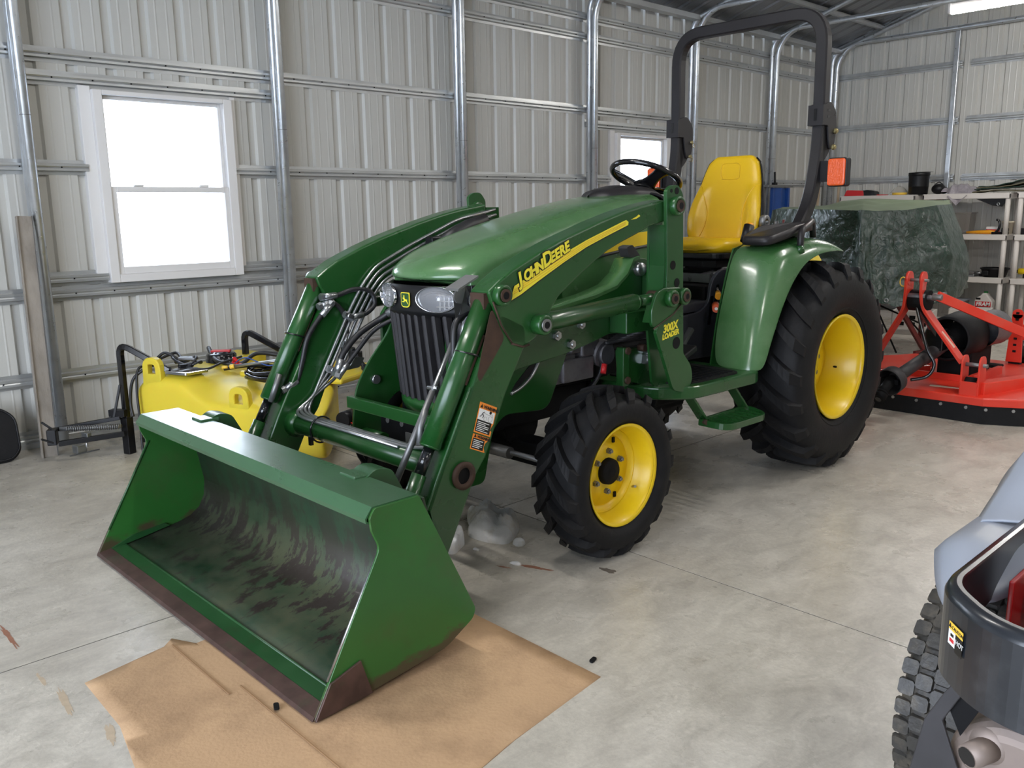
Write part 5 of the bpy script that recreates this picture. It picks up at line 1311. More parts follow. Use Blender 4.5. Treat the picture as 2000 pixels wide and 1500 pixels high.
# hose coil
c = MB()
rnd = random.Random(2)
for k in range(6):
    rx, ry = .20 - .012*(k % 3), .165 - .012*(k % 3); cx_, cy_ = .80 + rnd.uniform(-.01, .01), .30 + rnd.uniform(-.01, .01)
    c.tube([(cx_ + rx*math.cos(a), cy_ + ry*math.sin(a), .468 + .018*(k//2) + .006*math.sin(3*a + k)) for a in np.linspace(0, 2*PI, 40, endpoint=False)], .0105, n=8, closed=True, up=(0, 0, 1))
c.build('hose_coil', M['blackgloss'], SP)
wd = MB().cyl((.60, .16, .535), (1.10, .36, .60), .009, n=12).build('spray_wand', M['steel'], SP)
MB().tube([(.60, .16, .535), (.575, .152, .532)], .013, n=8).tube([(.56, .147, .530), (.53, .135, .527)], .008, n=8).build('brass_nozzle', M['stickergold'], wd)
MB().tube(spline([(.52, .16, .515), (.58, .20, .525), (.66, .26, .53), (.74, .28, .53)], 6), .012, n=8).build('wand_grip', M['black'], wd)
for (pts, r, n_) in (([(.02, .10, .50), (.08, .16, .58), (.16, .20, .53), (.05, .28, .56), (-.01, .20, .53), (.06, .06, .52), (.0, -.01, .45), (-.03, -.02, .32), (-.01, -.03, .23)], .009, 'loop'),
                     ([(.05, .12, .51), (.02, .02, .51), (.03, -.02, .40), (.04, -.03, .25), (.05, -.04, .12), (.07, -.06, .01), (.10, -.10, .012)], .0075, 'drop'),
                     ([(.08, .55, .50), (.10, .50, .56), (.20, .42, .53), (.33, .34, .51), (.45, .38, .50), (.50, .47, .55), (.62, .55, .53), (.80, .60, .48)], .013, 'suction'),
                     ([(.20, .16, .515), (.30, .12, .51), (.38, .18, .50), (.38, .30, .515), (.40, .45, .53)], .007, 'lead')):
    MB().tube(spline([(a, b_, z + .004) for (a, b_, z) in pts], 8), r, n=9).build('black_hose', M['hose'], SP)
g = MB().tube([(.22 + .075*math.cos(a), .17 + .055*math.sin(a), .545 + .02*math.sin(a*2)) for a in np.linspace(0, 2*PI, 28, endpoint=False)], .007, n=8, closed=True, up=(0, 0, 1)).tube([(.24 + .09*math.cos(a), .18 + .05*math.sin(a), .535 + .01*math.cos(a*3)) for a in np.linspace(0, 2*PI, 28, endpoint=False)], .006, n=8, closed=True, up=(0, 0, 1))
g.build('cable_loops', M['hose'], SP)
MB().obox((.20, .22, .548), (.11, .05, .022), Matrix.Rotation(.4, 3, 'Z')).build('spray_gun', M['dullsteel'], SP, bevel=.008)
MB().obox((.27, .13, .525), (.08, .03, .02), Matrix.Rotation(1.0, 3, 'Z')).cyl((.23, .11, .52), (.30, .15, .528), .014).build('switch_box', M['black'], SP, bevel=.004)
rc = MB().bar((.47, .30, .525), (.52, .25, .565), .014, .010).bar((.52, .25, .565), (.56, .24, .54), .012, .010).bar((.47, .29, .53), (.55, .27, .525), .012, .008).build('red_clip', M['stickerred'], SP)
for (pts, mm) in (([(.55, .22, .54), (.65, .20, .58), (.78, .22, .54), (.84, .25, .55)], 'bluepaint'), ([(.84, .25, .55), (.90, .30, .58), (1.02, .34, .56)], 'bluepaint'), ([(1.36, .12, .28), (1.42, .08, .24), (1.45, .05, .18)], 'stickerred'), ([(1.36, .13, .29), (1.44, .10, .27), (1.48, .06, .20)], 'stickerred'), ([(1.32, -.02, .05), (1.42, -.03, .02), (1.50, .02, .06), (1.52, .04, .18)], 'hose')):
    MB().tube(spline(pts, 8), .0035 if mm != 'hose' else .006, n=6).build('wire', M[mm], SP)
# frame
def loop_bar(u0, w, u1, z0, zt, m_='black'):
    return MB().tube(arcpath([(u0, w, z0), (u0, w, zt), (u1, w + .02, zt - .06)], .07), .02, sq=(.032, .032), up=(0, 1, 0)).build('frame_tube', M[m_], SP)
for (a, b_, c_) in (((-.085, -.01, .0), (-.085, -.01, .660), (.20, .07, .50)), ((.25, .66, .44), (.25, .66, .665), (.66, .67, .49))):
    MB().tube(arcpath([a, b_, c_], .07), .02, sq=(.034, .034), up=(0, 1, 0)).build('frame_tube', M['blackgloss'], SP)
MB().obox((.66, .67, .505), (.24, .11, .02), Matrix.Rotation(.30, 3, 'Y')).build('mount_plate', M['black'], SP, bevel=.004)
MB().obox((.60, .62, .545), (.08, .05, .04)).cyl((.56, .62, .555), (.64, .62, .545), .016).build('valve_block', M['blackgloss'], SP, bevel=.006)
MB().box(-.112, -.062, -.035, .015, .0, .22).build('stand_leg', M['black'], SP, bevel=.003)
MB().box(-.055, 1.0, .05, .09, .055, .085).box(-.055, 1.0, .74, .78, .03, .07).build('base_rail', M['black'], SP, bevel=.003)
for (u, w) in ((1.0, .1), (1.0, .75), (.02, .75)): MB().box(u-.02, u+.02, w-.02, w+.02, 0, .08).build('stand_leg', M['black'], SP, bevel=.003)
# folded spray boom reaching towards the corner
def Lc(x, y, z):
    rx, ry = x-1.77, y-5.05; return V(rx*.3894 - ry*.9211, rx*.9211 + ry*.3894, z)
bo_ = MB().bar(Lc(1.69, 5.12, .225), Lc(1.37, 5.33, .17), .028, .022).bar(Lc(1.69, 5.08, .135), Lc(1.37, 5.20, .115), .030, .028).bar(Lc(1.72, 5.10, .25), Lc(1.66, 5.18, .25), .05, .04).build('boom_arm', M['black'], SP, bevel=.002)
MB().cyl(Lc(1.675, 5.07, .185), Lc(1.40, 5.26, .185), .013).build('boom_strut', M['dullsteel'], bo_)
sp = MB(); N_ = 30
A_, B_ = Lc(1.665, 5.07, .185), Lc(1.43, 5.235, .185); ax_ = (B_-A_).normalized(); u_ = ax_.cross(V(0, 0, 1)).normalized(); v_ = u_.cross(ax_)
sp.tube([A_ + (B_-A_)*(t/240) + (u_*math.cos(t*.75) + v_*math.sin(t*.75))*.014 for t in range(241)], .0032, n=5)
sp.build('boom_spring', M['dullsteel'], bo_)
MB().obox(Lc(1.355, 5.25, .15), (.05, .07, .09), Matrix.Rotation(.7, 3, 'Z')).bar(Lc(1.36, 5.24, .19), Lc(1.31, 5.27, .24), .02, .01).bar(Lc(1.35, 5.22, .12), Lc(1.29, 5.24, .15), .02, .01).build('boom_hinge', M['black'], bo_, bevel=.005)
MB().obox(Lc(1.51, 5.17, .135), (.05, .03, .05)).cyl(Lc(1.51, 5.18, .10), Lc(1.51, 5.18, .07), .008).build('nozzle_clamp', M['steel'], bo_, bevel=.003)
MB().bar(Lc(1.66, 5.14, .22), Lc(1.70, 5.10, .42), .012, .012).build('tie_cord', M['hose'], bo_)
MB().cyl((1.355, .10, .30), (1.355, .20, .30), .042, n=20).cyl((1.30, .15, .30), (1.36, .15, .30), .02).build('pump', M['black'], SP)
MB().cyl((1.06, .62, .46), (1.10, .60, .60), .018).cyl((1.10, .60, .58), (1.20, .56, .50), .014).cyl((1.20, .56, .50), (1.26, .54, .46), .022).obox((1.14, .58, .55), (.05, .05, .07)).build('valve_manifold', M['black'], SP, bevel=.004)
mk_ = MB()
for (u, z) in ((.50, .23), (.62, .20)): mk_.cyl((u, .003, z), (u, -.004, z), .006, n=10)
mk_.build('tank_screws', M['steel'], tk)

# ================================================================== rotary cutter
RC = world_root('rotary_cutter', (6.45, 2.2, 0), 'bright red rotary cutter with black skirt and drive shaft, behind the tractor', 'mower deck')
dk = [(5.80, 1.80), (5.80, 2.62), (6.02, 3.02), (6.75, 3.08), (7.25, 2.80), (7.35, 2.2), (7.25, 1.55), (6.75, 1.10), (6.15, 1.15)]
m = MB(); n = len(dk); cx, cy = 6.5, 2.15
def ring(k, z): return [(cx + (x-cx)*k, cy + (y-cy)*k, z) for (x, y) in dk]
R_ = [ring(.985, .118), ring(1.0, .118), ring(1.0, .165), ring(.992, .172), ring(.80, .185), ring(.60, .20)]
for r in R_: m.v += r
for i in range(len(R_)-1):
    for j in range(n): a = i*n+j; b_ = i*n+(j+1) % n; m.f.append((a, b_, b_+n, a+n)); m.sm.append(False)
m.f.append(tuple((len(R_)-1)*n + j for j in range(n))); m.sm.append(False)
deck = m.build('deck', M['red'], RC, bevel=.004)
for j in range(n):
    (x0, y0), (x1, y1) = dk[j], dk[(j+1) % n]; d = V(x1-x0, y1-y0, 0); L = d.length; d.normalize(); nn = V(d.y, -d.x, 0)
    c_ = V((x0+x1)/2, (y0+y1)/2, 0)
    if nn.dot(c_ - V(cx, cy, 0)) < 0: nn = -nn
    MB().bar((x0 - nn.x*.012, y0 - nn.y*.012, .062), (x1 - nn.x*.012, y1 - nn.y*.012, .062), .010, .120).build('skirt_panel', M['rubber'], RC)
    k = .10
    while k < L: 
        p0 = V(x0, y0, .098) + d*k - nn*.008; MB().cyl(p0, p0 + nn*.010, .010, n=10).build('skirt_bolt', M['steel'], RC); k += .155
# deck ribs
MB().bar((5.90, 2.62, .205), (6.30, 2.34, .225), .07, .07).build('deck_rib', M['red'], RC, bevel=.004)
MB().bar((5.88, 1.86, .215), (6.95, 1.40, .235), .085, .085).build('deck_rib', M['red'], RC, bevel=.005)
MB().bar((6.10, 1.98, .205), (6.60, 1.96, .205), .03, .10).bar((6.1, 2.40, .205), (6.6, 2.42, .205), .03, .10).bar((6.14, 1.95, .19), (6.14, 2.42, .19), .02, .10).build('gearbox_mount', M['red'], RC, bevel=.003)
# hitch clevises
def clevis(yc):
    a = rounded([(5.82, .165), (5.82, .40, .02), (5.845, .425, .02), (5.905, .425, .02), (5.93, .395, .02), (5.95, .165)], .01)
    for dy in (-.052, .052):
        MB().prism([(x, z) for (x, z) in a], yc + dy - .006, yc + dy + .006).build('hitch_plate', M['red'], RC, bevel=.002)
    MB().prism([(5.815, .165), (5.835, .165), (5.835, .26), (5.815, .26)], yc - .05, yc + .05).build('hitch_web', M['red'], RC)
    MB().cyl((5.875, yc-.085, .365), (5.875, yc+.065, .365), .013).build('hitch_pin', M['dullsteel'], RC)
    MB().cyl((5.90, yc+.07, .245), (5.90, yc-.02, .245), .035, n=18).build('bushing', M['dark'], RC)
clevis(1.90); clevis(2.60)
# A-frame
for (s, y0, yt) in ((-1, 1.975, 2.225), (1, 2.525, 2.315)):
    path = [V(5.875, y0, .39), V(5.83, yt - s*.02 + s*.02, .755), V(5.80, yt, .90)]
    MB().tube(arcpath([V(5.89, y0, .375), V(5.82, yt + s*.012, .715), V(5.80, yt, .80), V(5.80, yt, .905)], .06), .02, sq=(.018, .092), up=(1, 0, 0)).build('mast_arm', M['red'], RC)
    MB().cyl((5.80, yt - .009, .905), (5.80, yt + .009, .905), .0475, n=24).build('mast_tip', M['red'], RC)
bp_ = [o for o in RC.children if o.name.startswith('mast_tip')]
for o in bp_: pass
MB().cyl((5.80, 2.19, .895), (5.80, 2.345, .895), .010).build('top_pin', M['dullsteel'], RC)
MB().cyl((5.80, 2.20, .785), (5.80, 2.34, .785), .026).cyl((5.80, 2.13, .785), (5.80, 2.22, .785), .016).build('pivot_sleeve', M['engine'], RC)
MB().cyl((5.84, 2.19, .76), (5.84, 2.31, .76), .07, n=20).build('cover_disc', M['dark'], RC)
MB().tube([(5.80, 2.355 + .02*math.cos(a), .88 + .03*math.sin(a)) for a in np.linspace(0, 2*PI, 14, endpoint=False)], .004, n=5, closed=True, up=(1, 0, 0)).build('pin_ring', M['stickergold'], RC)
MB().bar((5.80, 2.13, .80), (6.98, 1.48, .28), .020, .060).build('rear_strut', M['red'], RC, bevel=.003)
MB().bar((5.80, 2.15, .79), (5.90, 2.12, .79), .03, .05).cyl((5.80, 2.10, .79), (5.80, 2.16, .79), .02, n=12).build('strut_joint', M['dullsteel'], RC, bevel=.004)
# shields, gearbox, drive shaft
gx, gy, gz = 6.28, 2.165, .48
sh = MB().lathe([(.135, -.16), (.150, -.15), (.165, .16), (.12, .20)], (gx, gy, gz), 'x', 32).build('gearbox_shield', M['rubber'], RC, solid=.006)
MB().lathe([(0, -.12), (.05, -.12), (.07, -.07), (.10, -.05), (.10, .06), (0, .08)], (gx, gy, gz), 'x', 24).build('slip_clutch', M['dark'], RC)
MB().lathe([(.115, -.15), (.125, .12), (.105, .16), (0, .17)], (gx + .33, gy - .10, gz + .03), 'x', 28).build('gearbox', M['engine'], RC)
MB().box(gx - .02, gx + .38, gy - .12, gy + .10, .20, .40).box(gx + .30, gx + .42, gy - .20, gy - .05, .235, .255).build('gearbox_base', M['dark'], RC, bevel=.01)
p0, p1 = V(gx - .10, gy, gz - .02), V(5.46, 2.235, .285); d = (p1-p0).normalized(); L = (p1-p0).length
MB().cyl(p0, p0 + d*(L*.45), .045, n=24).cyl(p0 + d*(L*.42), p1 - d*.02, .040, n=24).build('shaft_tube', M['grille'], RC)
MB().tube([p1 - d*.07, p1 - d*.02, p1 + d*.055], [.045, .082, .085], n=28, cap=False).build('shaft_guard', M['grille'], RC, solid=.006)
yk = MB().tube([p1 + d*.0, p1 + d*.03, p1 + d*.10 + V(0, 0, -.02), p1 + d*.13 + V(0, 0, -.045)], [.030, .036, .030, .040], n=16).tube([p1 + d*.12 + V(0, 0, -.04), p1 + d*.165 + V(0, 0, -.065)], [.040, .036], n=16).obox(p1 + d*.03, (.03, .11, .03)).build('yoke', M['dark'], RC)
MB().cyl(p1 + d*.166 + V(0, 0, -.0655), p1 + d*.168 + V(0, 0, -.0665), .020).build('yoke_bore', M['blackgloss'], RC)
MB().tube(spline([(5.80, 2.26, .74), (5.78, 2.21, .60), (5.76, 2.15, .45), (5.76, 2.10, .36), (5.74, 2.13, .28), (5.70, 2.22, .25)], 6), .011, n=8).build('shaft_hook', M['blackgloss'], RC)
MB().bar((5.85, 2.27, .72), (5.98, 2.17, .50), .03, .03).box(5.95, 6.05, 2.13, 2.24, .42, .56).build('lower_bracket', M['blackgloss'], RC, bevel=.005)
# tail bracket with adjusting holes
tb = rounded([(6.93, .34), (6.93, .69, .04), (7.02, .69, .04), (7.05, .34)], .03)
tbx = MB().prism([(2.095, .20), (2.077, .565), (2.003, .565), (1.985, .20)], 7.15, 7.165, 'x').build('tail_bracket', M['red'], RC, bevel=.004)
MB().cyl((7.15, 2.040, .565), (7.165, 2.040, .565), .037, n=20).build('tail_bracket_top', M['red'], RC)
for k in range(7): MB().obox((7.148, 2.040, .572 - k*.048), (.004, .022, .016)).build('adjusting_hole', M['dark'], tbx)
MB().cyl((7.14, 2.040, .452), (7.148, 2.040, .452), .018, n=12).build('bracket_bolt', M['steel'], RC)
MB().bar((7.20, 2.24, .395), (7.20, 1.30, .430), .03, .075).bar((7.20, 2.22, .36), (7.12, 2.30, .20), .03, .06).bar((7.22, 2.22, .43), (7.30, 1.2, .60), .03, .03).build('tail_frame', M['red'], RC, bevel=.004)
MB().cyl((7.5, 1.95, .14), (7.5, 2.13, .14), .14, n=28).bar((7.2, 2.04, .30), (7.5, 2.04, .16), .05, .05).box(7.17, 7.22, 2.0, 2.08, .16, .36).build('tail_wheel', M['rubber'], RC)
# decals on deck
for (x, y, a, w, h, mm, nm2) in ((5.955, 2.05, .2, .045, .26, 'sticker', 'deck_decal'), (6.62, 2.55, -.4, .10, .10, 'sticker', 'deck_decal'), (6.10, 2.10, .1, .05, .10, 'sticker', 'deck_decal'), (6.03, 1.52, .85, .10, .20, 'sticker', 'deck_decal')):
    zz = .187 if mm else 0
    MB().obox((x, y, .186), (w, h, .002), Matrix.Rotation(a, 3, 'Z')).build(nm2, M[mm], deck)
A1, B1 = V(5.878, 2.03, .46), V(5.845, 2.105, .56)
MB().bar(A1 + V(-.013, 0, 0), B1 + V(-.013, 0, 0), .034, .002, V(1, 0, 0)).build('arm_decal', M['sticker'], RC)
localize(RC)

# ================================================================== tarp-covered machine
def tarpmat():
    m = mat('green_tarpaulin', hexc(30, 56, 44), .24, spec=.8, var=.12, vscale=3, rvar=.08); nt = m.node_tree; N = nt.nodes; L = nt.links; b = N['Principled BSDF']
    t = N.new('ShaderNodeTexCoord'); v = N.new('ShaderNodeTexVoronoi'); v.inputs['Scale'].default_value = 9; v.feature = 'SMOOTH_F1'; L.new(t.outputs['Object'], v.inputs[0])
    n = N.new('ShaderNodeTexNoise'); n.inputs['Scale'].default_value = 14; n.inputs['Detail'].default_value = 6; n.inputs['Distortion'].default_value = 1.5; L.new(t.outputs['Object'], n.inputs[0])
    a = N.new('ShaderNodeMath'); a.operation = 'ADD'; L.new(v.outputs['Distance'], a.inputs[0]); L.new(n.outputs['Fac'], a.inputs[1])
    bp = N.new('ShaderNodeBump'); bp.inputs['Strength'].default_value = .55; bp.inputs['Distance'].default_value = .03; L.new(a.outputs[0], bp.inputs['Height']); L.new(bp.outputs[0], b.inputs['Normal'])
    b.inputs['Subsurface Weight'].default_value = 0; return m
M['tarp'] = tarpmat()
TP = world_root('tarpaulin', (8.1, 3.7, 0), 'crinkled dark green tarpaulin draped over a machine behind the rear tire', 'tarp')
from mathutils import noise as mnoise
top = [V(9.1, 5.1, 1.33), V(8.35, 4.80, 1.345), V(8.30, 4.72, 1.357), V(7.98, 4.10, 1.35), V(7.66, 3.56, 1.335), V(7.60, 3.493, 1.340), V(7.68, 3.40, 1.330), V(7.85, 3.20, 1.335), V(8.10, 3.043, 1.372), V(8.60, 3.10, 1.380), V(9.1, 3.3, 1.39)]
bot = [V(9.1, 5.2, .50), V(8.38, 4.95, .50), V(8.15, 4.75, .50), V(7.95, 4.15, .52), V(7.90, 3.75, .55), V(7.50, 3.45, .60), V(7.52, 3.30, .56), V(7.62, 3.14, .50), V(7.95, 2.87, .53), V(8.62, 2.93, .56), V(9.2, 3.1, .6)]
mid = [None]*11; mid[9] = V(8.52, 2.88, .87); mid[8] = V(8.06, 2.90, .95); mid[4] = V(7.93, 3.68, 1.0)
def along(P, u):
    i = u*(len(P)-1); k = min(int(i), len(P)-2); t = i-k; return P[k]*(1-t) + P[k+1]*t
def skirt(u, v):
    a, b_ = along(top, u), along(bot, u); p = a*(1-v) + b_*v
    for k in (4, 8, 9):
        w = max(0, 1 - abs(u*10 - k)*1.0) * math.sin(PI*v)
        base = top[k]*.5 + bot[k]*.5
        p = p + (mid[k] - base)*w
    f = mnoise.noise(V(u*16, v*2.2, 1.3))*.045*min(1, v*2.5) + mnoise.noise(V(u*44, v*9, 4.0))*.018*min(1, v*3)
    d = (b_-a).cross(along(top, min(1, u+.02)) - along(top, max(0, u-.02))); d.z = 0
    if d.length > 1e-6: d.normalize()
    p = p + d*f
    p.z += (mnoise.noise(V(u*20, 3, 1))*.03)*v*v
    return p
MB().grid(skirt, 150, 46).build('tarp_side', M['tarp'], TP, bevel=0)
back = [V(9.1, 5.1, 1.33), V(9.0, 4.9, 1.34), V(8.95, 4.75, 1.35), V(8.95, 4.55, 1.37), V(8.9, 4.30, 1.43), V(8.9, 4.061, 1.448), V(8.9, 3.95, 1.446), V(8.9, 3.75, 1.435), V(8.9, 3.493, 1.420), V(8.95, 3.40, 1.41), V(9.1, 3.3, 1.39)]
def topf(u, v):
    a, b_ = along(top, u), along(back, u); p = a*(1-v) + b_*v; p.z += mnoise.noise(V(p.x*4, p.y*4, 0))*.03*math.sin(PI*v) + .02*math.sin(PI*v); return p
topm = mat('faded_tarpaulin', hexc(110, 124, 98), .45, var=.12, vscale=4, bump=.3, bscale=14)  # top sheet coloured a lighter olive than the sides
MB().grid(topf, 60, 16).build('tarp_top', topm, TP)
gm = MB()
for u in (.51, .56, .66, .77, .80): p = skirt(u, .965); gm.tube([p + V(-.010, .016*math.cos(a), .016*math.sin(a)) for a in np.linspace(0, 2*PI, 14, endpoint=False)], .005, n=6, closed=True, up=(1, 0, 0))
gm.build('grommets', M['steel'], TP); localize(TP)
CM = world_root('covered_machine', (8.0, 3.6, 0), 'dark red legs and thin rods of the machine standing under the green tarpaulin', 'machine')
def leg(a, b_, w=.05, mt='redworn', nm='frame_leg'): MB().bar(a, b_, w, w*.7).build(nm, M[mt], CM, bevel=.003)
leg((7.78, 3.38, .68), (7.80, 3.37, .0)); leg((7.80, 3.30, .66), (8.12, 3.02, .0)); leg((7.80, 3.42, .62), (7.95, 3.95, .0))
leg((7.78, 3.42, .62), (7.88, 3.22, .58), .07)
for (a, b_) in (((7.8, 3.33, .62), (8.35, 3.02, .02)), ((7.8, 3.46, .52), (8.2, 3.15, .30)), ((7.78, 3.40, .50), (7.90, 3.22, .05)), ((7.9, 3.20, .62), (8.5, 2.85, .10))):
    MB().cyl(a, b_, .008, n=8).build('brace_rod', M['dark'], CM)
MB().bar((7.95, 3.08, .05), (8.5, 2.72, .09), .05, .05).box(8.2, 9.0, 3.3, 4.6, .55, 1.25).build('machine_body', M['redworn'], CM, bevel=.01)
for (x, y) in ((8.9, 3.4), (8.9, 4.5)): leg((x, y, .6), (x, y, 0))
localize(CM)

# ================================================================== resin shelving along the back wall
def shelf_unit(y1, y0, lab, zs=(.05, .545, 1.035, 1.50)):
    X0, X1 = 10.80, 11.22; t = world_root('shelving_unit', ((X0+X1)/2, (y0+y1)/2, 0), lab, 'shelving', 'white resin shelving units by the back wall')
    for z in zs:
        b_ = MB().box(X0, X1, y0, y1, z - .012, z).box(X0, X0 + .02, y0, y1, z - .062, z - .01).box(X1 - .02, X1, y0, y1, z - .062, z - .01).box(X0, X1, y0, y0 + .02, z - .062, z - .01).box(X0, X1, y1 - .02, y1, z - .062, z - .01)
        b_.build('shelf', M['white'], t, bevel=.004)
    for (x, y) in ((X0 + .035, y0 + .035), (X0 + .035, y1 - .035), (X1 - .035, y0 + .035), (X1 - .035, y1 - .035)):
        for a, c in zip((0,) + zs[:-1], zs):
            if c - a > .1: MB().cyl((x, y, a), (x, y, c - .06), .027, n=16).build('shelf_post', M['white'], t)
        MB().box(x - .02, x + .02, y - .02, y + .02, 0, .05).build('post_foot', M['white'], t)
    localize(t); return t
shelf_unit(5.26, 4.32, 'white resin shelving unit mostly hidden behind the green tarpaulin')
shelf_unit(4.23, 3.27, 'white resin shelving unit in the middle, beside the green tarpaulin')
shelf_unit(3.21, 2.27, 'white resin shelving unit cut by the right edge of the photo')
T3 = 1.50; T2 = 1.035; T1 = .545; T0 = .05
def obj1(name, mb, m, loc, lab, cat, group=None, parts=()):
    o = mb.build(name, m, None); o.location = loc; tag(o, lab, cat, group)
    return o
# top shelf
r = empty('tool_case', (10.95, 5.05, T3), .1, 'red tool case with black tools on top of the left shelving unit', 'tool case')
MB().prism(rounded([(-.19, 0), (.06, 0), (.05, .065), (-.16, .075)], .015), -.09, .09, 'x').build('case_shell', M['stickerred'], r, bevel=.006)
MB().prism(rounded([(.02, 0), (.20, 0), (.19, .05), (.10, .072), (.03, .065)], .015), -.08, .085, 'x').build('black_tool', M['black'], r, bevel=.008)
MB().box(-.095, -.085, .05, .11, .015, .045).build('case_label', M['stickerwhite'], r)
r.rotation_euler = (0, 0, PI + .1)
t_ = empty('tape_roll', (10.93, 4.56, T3), 0, 'roll of pale yellow tape lying between the red case and black bucket', 'tape')
MB().lathe([(.04, 0), (.085, 0), (.085, .030), (.04, .030), (.04, 0)], (0, 0, 0), 'z', 28).build('tape', M['stickergold'], t_); MB().lathe([(.036, .001), (.04, .001), (.04, .031), (.036, .031)], (0, 0, 0), 'z', 24).build('core', M['card'], t_)
cl = MB().grid(lambda u, v: (.10*(v-.5), .26*(u-.5), .012 + .10*math.sin(PI*u)**1.2*math.sin(PI*v) + .01*mnoise.noise(V(u*9, v*7, 2))), 26, 12)
M['film'] = mat('clear_wrap', hexc(214, 210, 200), .15, alpha=.45, spec=.7, bump=.6, bscale=60)
obj1('plastic_wrap', cl, M['film'], (11.06, 4.62, T3), 'crumpled clear plastic wrap behind the tape roll on the top shelf', 'plastic wrap')
obj1('red_lid', MB().prism(rounded([(-.05, 0), (.05, 0), (.05, .012), (-.05, .012)], .004), -.05, .05, 'x'), M['stickerred'], (10.9, 4.76, T3), 'flat red lid lying right of the red tool case', 'lid')
bk_ = empty('black_bucket', (10.97, 4.355, T3), 0, 'black ribbed plastic bucket standing upright on the top shelf', 'bucket')
MB().lathe([(0, .0), (.100, .0), (.108, .01), (.112, .09), (.114, .092), (.114, .10), (.116, .20), (.118, .215), (.118, .225), (.122, .23), (.122, .262), (.116, .262), (.112, .24), (.105, .02), (0, .015)], n=36).build('bucket_shell', M['black'], bk_)
MB().bar((0, -.15, .266), (.02, .05, .270), .05, .003).build('bucket_flap', M['black'], bk_)
bb = empty('black_bag', (10.96, 4.115, T3), 0, 'small black padded pouch left of the grey plastic bag', 'pouch')
MB().ball((0, 0, .062), .075, 20, (1, 1.05, .82)).ball((0, -.06, .045), .05, 16, (1, 1, .85)).build('pouch_body', M['black'], bb); MB().tube(spline([(0, .05, .11), (0, .0, .14), (0, -.05, .11)], 6), .006, n=6).build('pouch_strap', M['hose'], bb)
M['bag'] = mat('grey_plastic_film', hexc(156, 150, 156), .35, var=.15, vscale=18, bump=.7, bscale=50)
def bag(u, v):
    y = .20 - .40*u; hang = max(0, .5 - v)*2
    z = .02 + .09*math.sin(PI*min(1, v*1.2))*math.sin(PI*u)**.8 + .03*mnoise.noise(V(u*8, v*7, 5))
    x = -.12 + .30*v
    if v < .4:
        k = (.4-v)/.4; tri = max(0, 1 - abs(u-.55)*2.6); z = z*(1-k) - .14*k*tri + .02*k*(1-tri); x = -.02 - .12*k*min(1, tri*3) - .01
    return (x, y, z)
obj1('plastic_bag', MB().grid(bag, 40, 30), M['bag'], (10.93, 3.86, T3 + .004), 'crumpled grey plastic bag drooping over the front of the top shelf', 'bag')
M['canvas'] = mat('olive_canvas', hexc(104, 98, 76), .8, var=.2, vscale=10, bump=.4, bscale=30)
cv = empty('folded_canvas', (10.98, 3.45, T3), 0, 'folded olive canvas lying across the top of two shelving units', 'canvas')
for k in range(4):
    def lay(u, v, k=k):
        y = .24 - (.62 - .05*k)*u; h = .010 + .020*k + (.055*u if k else .02*u) + .012*math.sin(PI*u*1.5 + k) + .008*mnoise.noise(V(u*6, v*4, k))
        return (-.15 + .30*v, y - .02*k, h)
    MB().grid(lay, 30, 8).build('fold_layer', M['canvas'] if k % 2 == 0 else M['tarp'], cv, solid=.010)
hb_ = MB().prism([(-.22, 0), (.12, 0), (.06, -.09), (-.04, -.075)], -.004, .004, 'x')
o = empty('hanging_flap', (10.83, 3.42, T3 - .066), 0, 'black tarp corner with a metal eyelet hanging below the middle top shelf', 'tarp corner'); o.rotation_euler = (0, 0, PI)
hb_.build('flap', M['black'], o); MB().tube([(.007, .02 + .014*math.cos(a), -.06 + .014*math.sin(a)) for a in np.linspace(0, 2*PI, 14, endpoint=False)], .004, n=6, closed=True, up=(1, 0, 0)).build('eyelet', M['steel'], o)
# second shelf
M['greenplastic'] = mat('green_bottle_plastic', hexc(50, 130, 66), .3)
def bottle(name, m, capm, r, h, loc, lab, cat='bottle'):
    o = empty(name, loc, 0, lab, cat); MB().lathe([(0, 0), (r*.92, 0), (r, .01), (r, h*.62), (r*.9, h*.72), (r*.35, h*.84), (r*.33, h*.92), (0, h*.92)], n=24).build('bottle_body', m, o); MB().cyl((0, 0, h*.9), (0, 0, h), r*.4, n=16).build('cap', capm, o); return o
bottle('green_bottle', M['greenplastic'], M['stickerwhite'], .05, .22, (10.95, 3.99, T2), 'green plastic bottle beside the tarpaulin on the middle shelf')
M['clearbox'] = mat('smoky_clear_plastic', hexc(150, 144, 138), .12, alpha=.5, spec=.6)
bx = empty('clear_bin', (11.05, 3.83, T2), 0, 'smoky clear plastic bin at the back of the middle shelf', 'bin')
MB().prism(rounded([(-.09, 0), (.09, 0), (.105, .24), (-.105, .24)], .01), -.10, .10, 'x').build('bin_wall', M['clearbox'], bx, bevel=.01); MB().prism(rounded([(-.115, .235), (.115, .235), (.115, .25), (-.115, .25)], .004), -.11, .11, 'x').build('bin_rim', M['clearbox'], bx)
h = empty('hand_tool', (10.87, 3.56, T2), -.05, 'tool with a yellow-brown wooden handle lying on the middle shelf', 'tool')
MB().tube([(0, .17, .02), (0, .05, .024), (0, -.08, .026), (0, -.14, .024)], [.012, .020, .024, .018], n=12).build('handle', M['amberplastic'], h); MB().bar((0, .17, .02), (0, .38, .015), .03, .008).build('blade', M['dullsteel'], h)
h = empty('bar_clamp', (10.86, 3.37, T2), 0, 'black clamp with a hooked jaw standing next to the wooden handle', 'clamp')
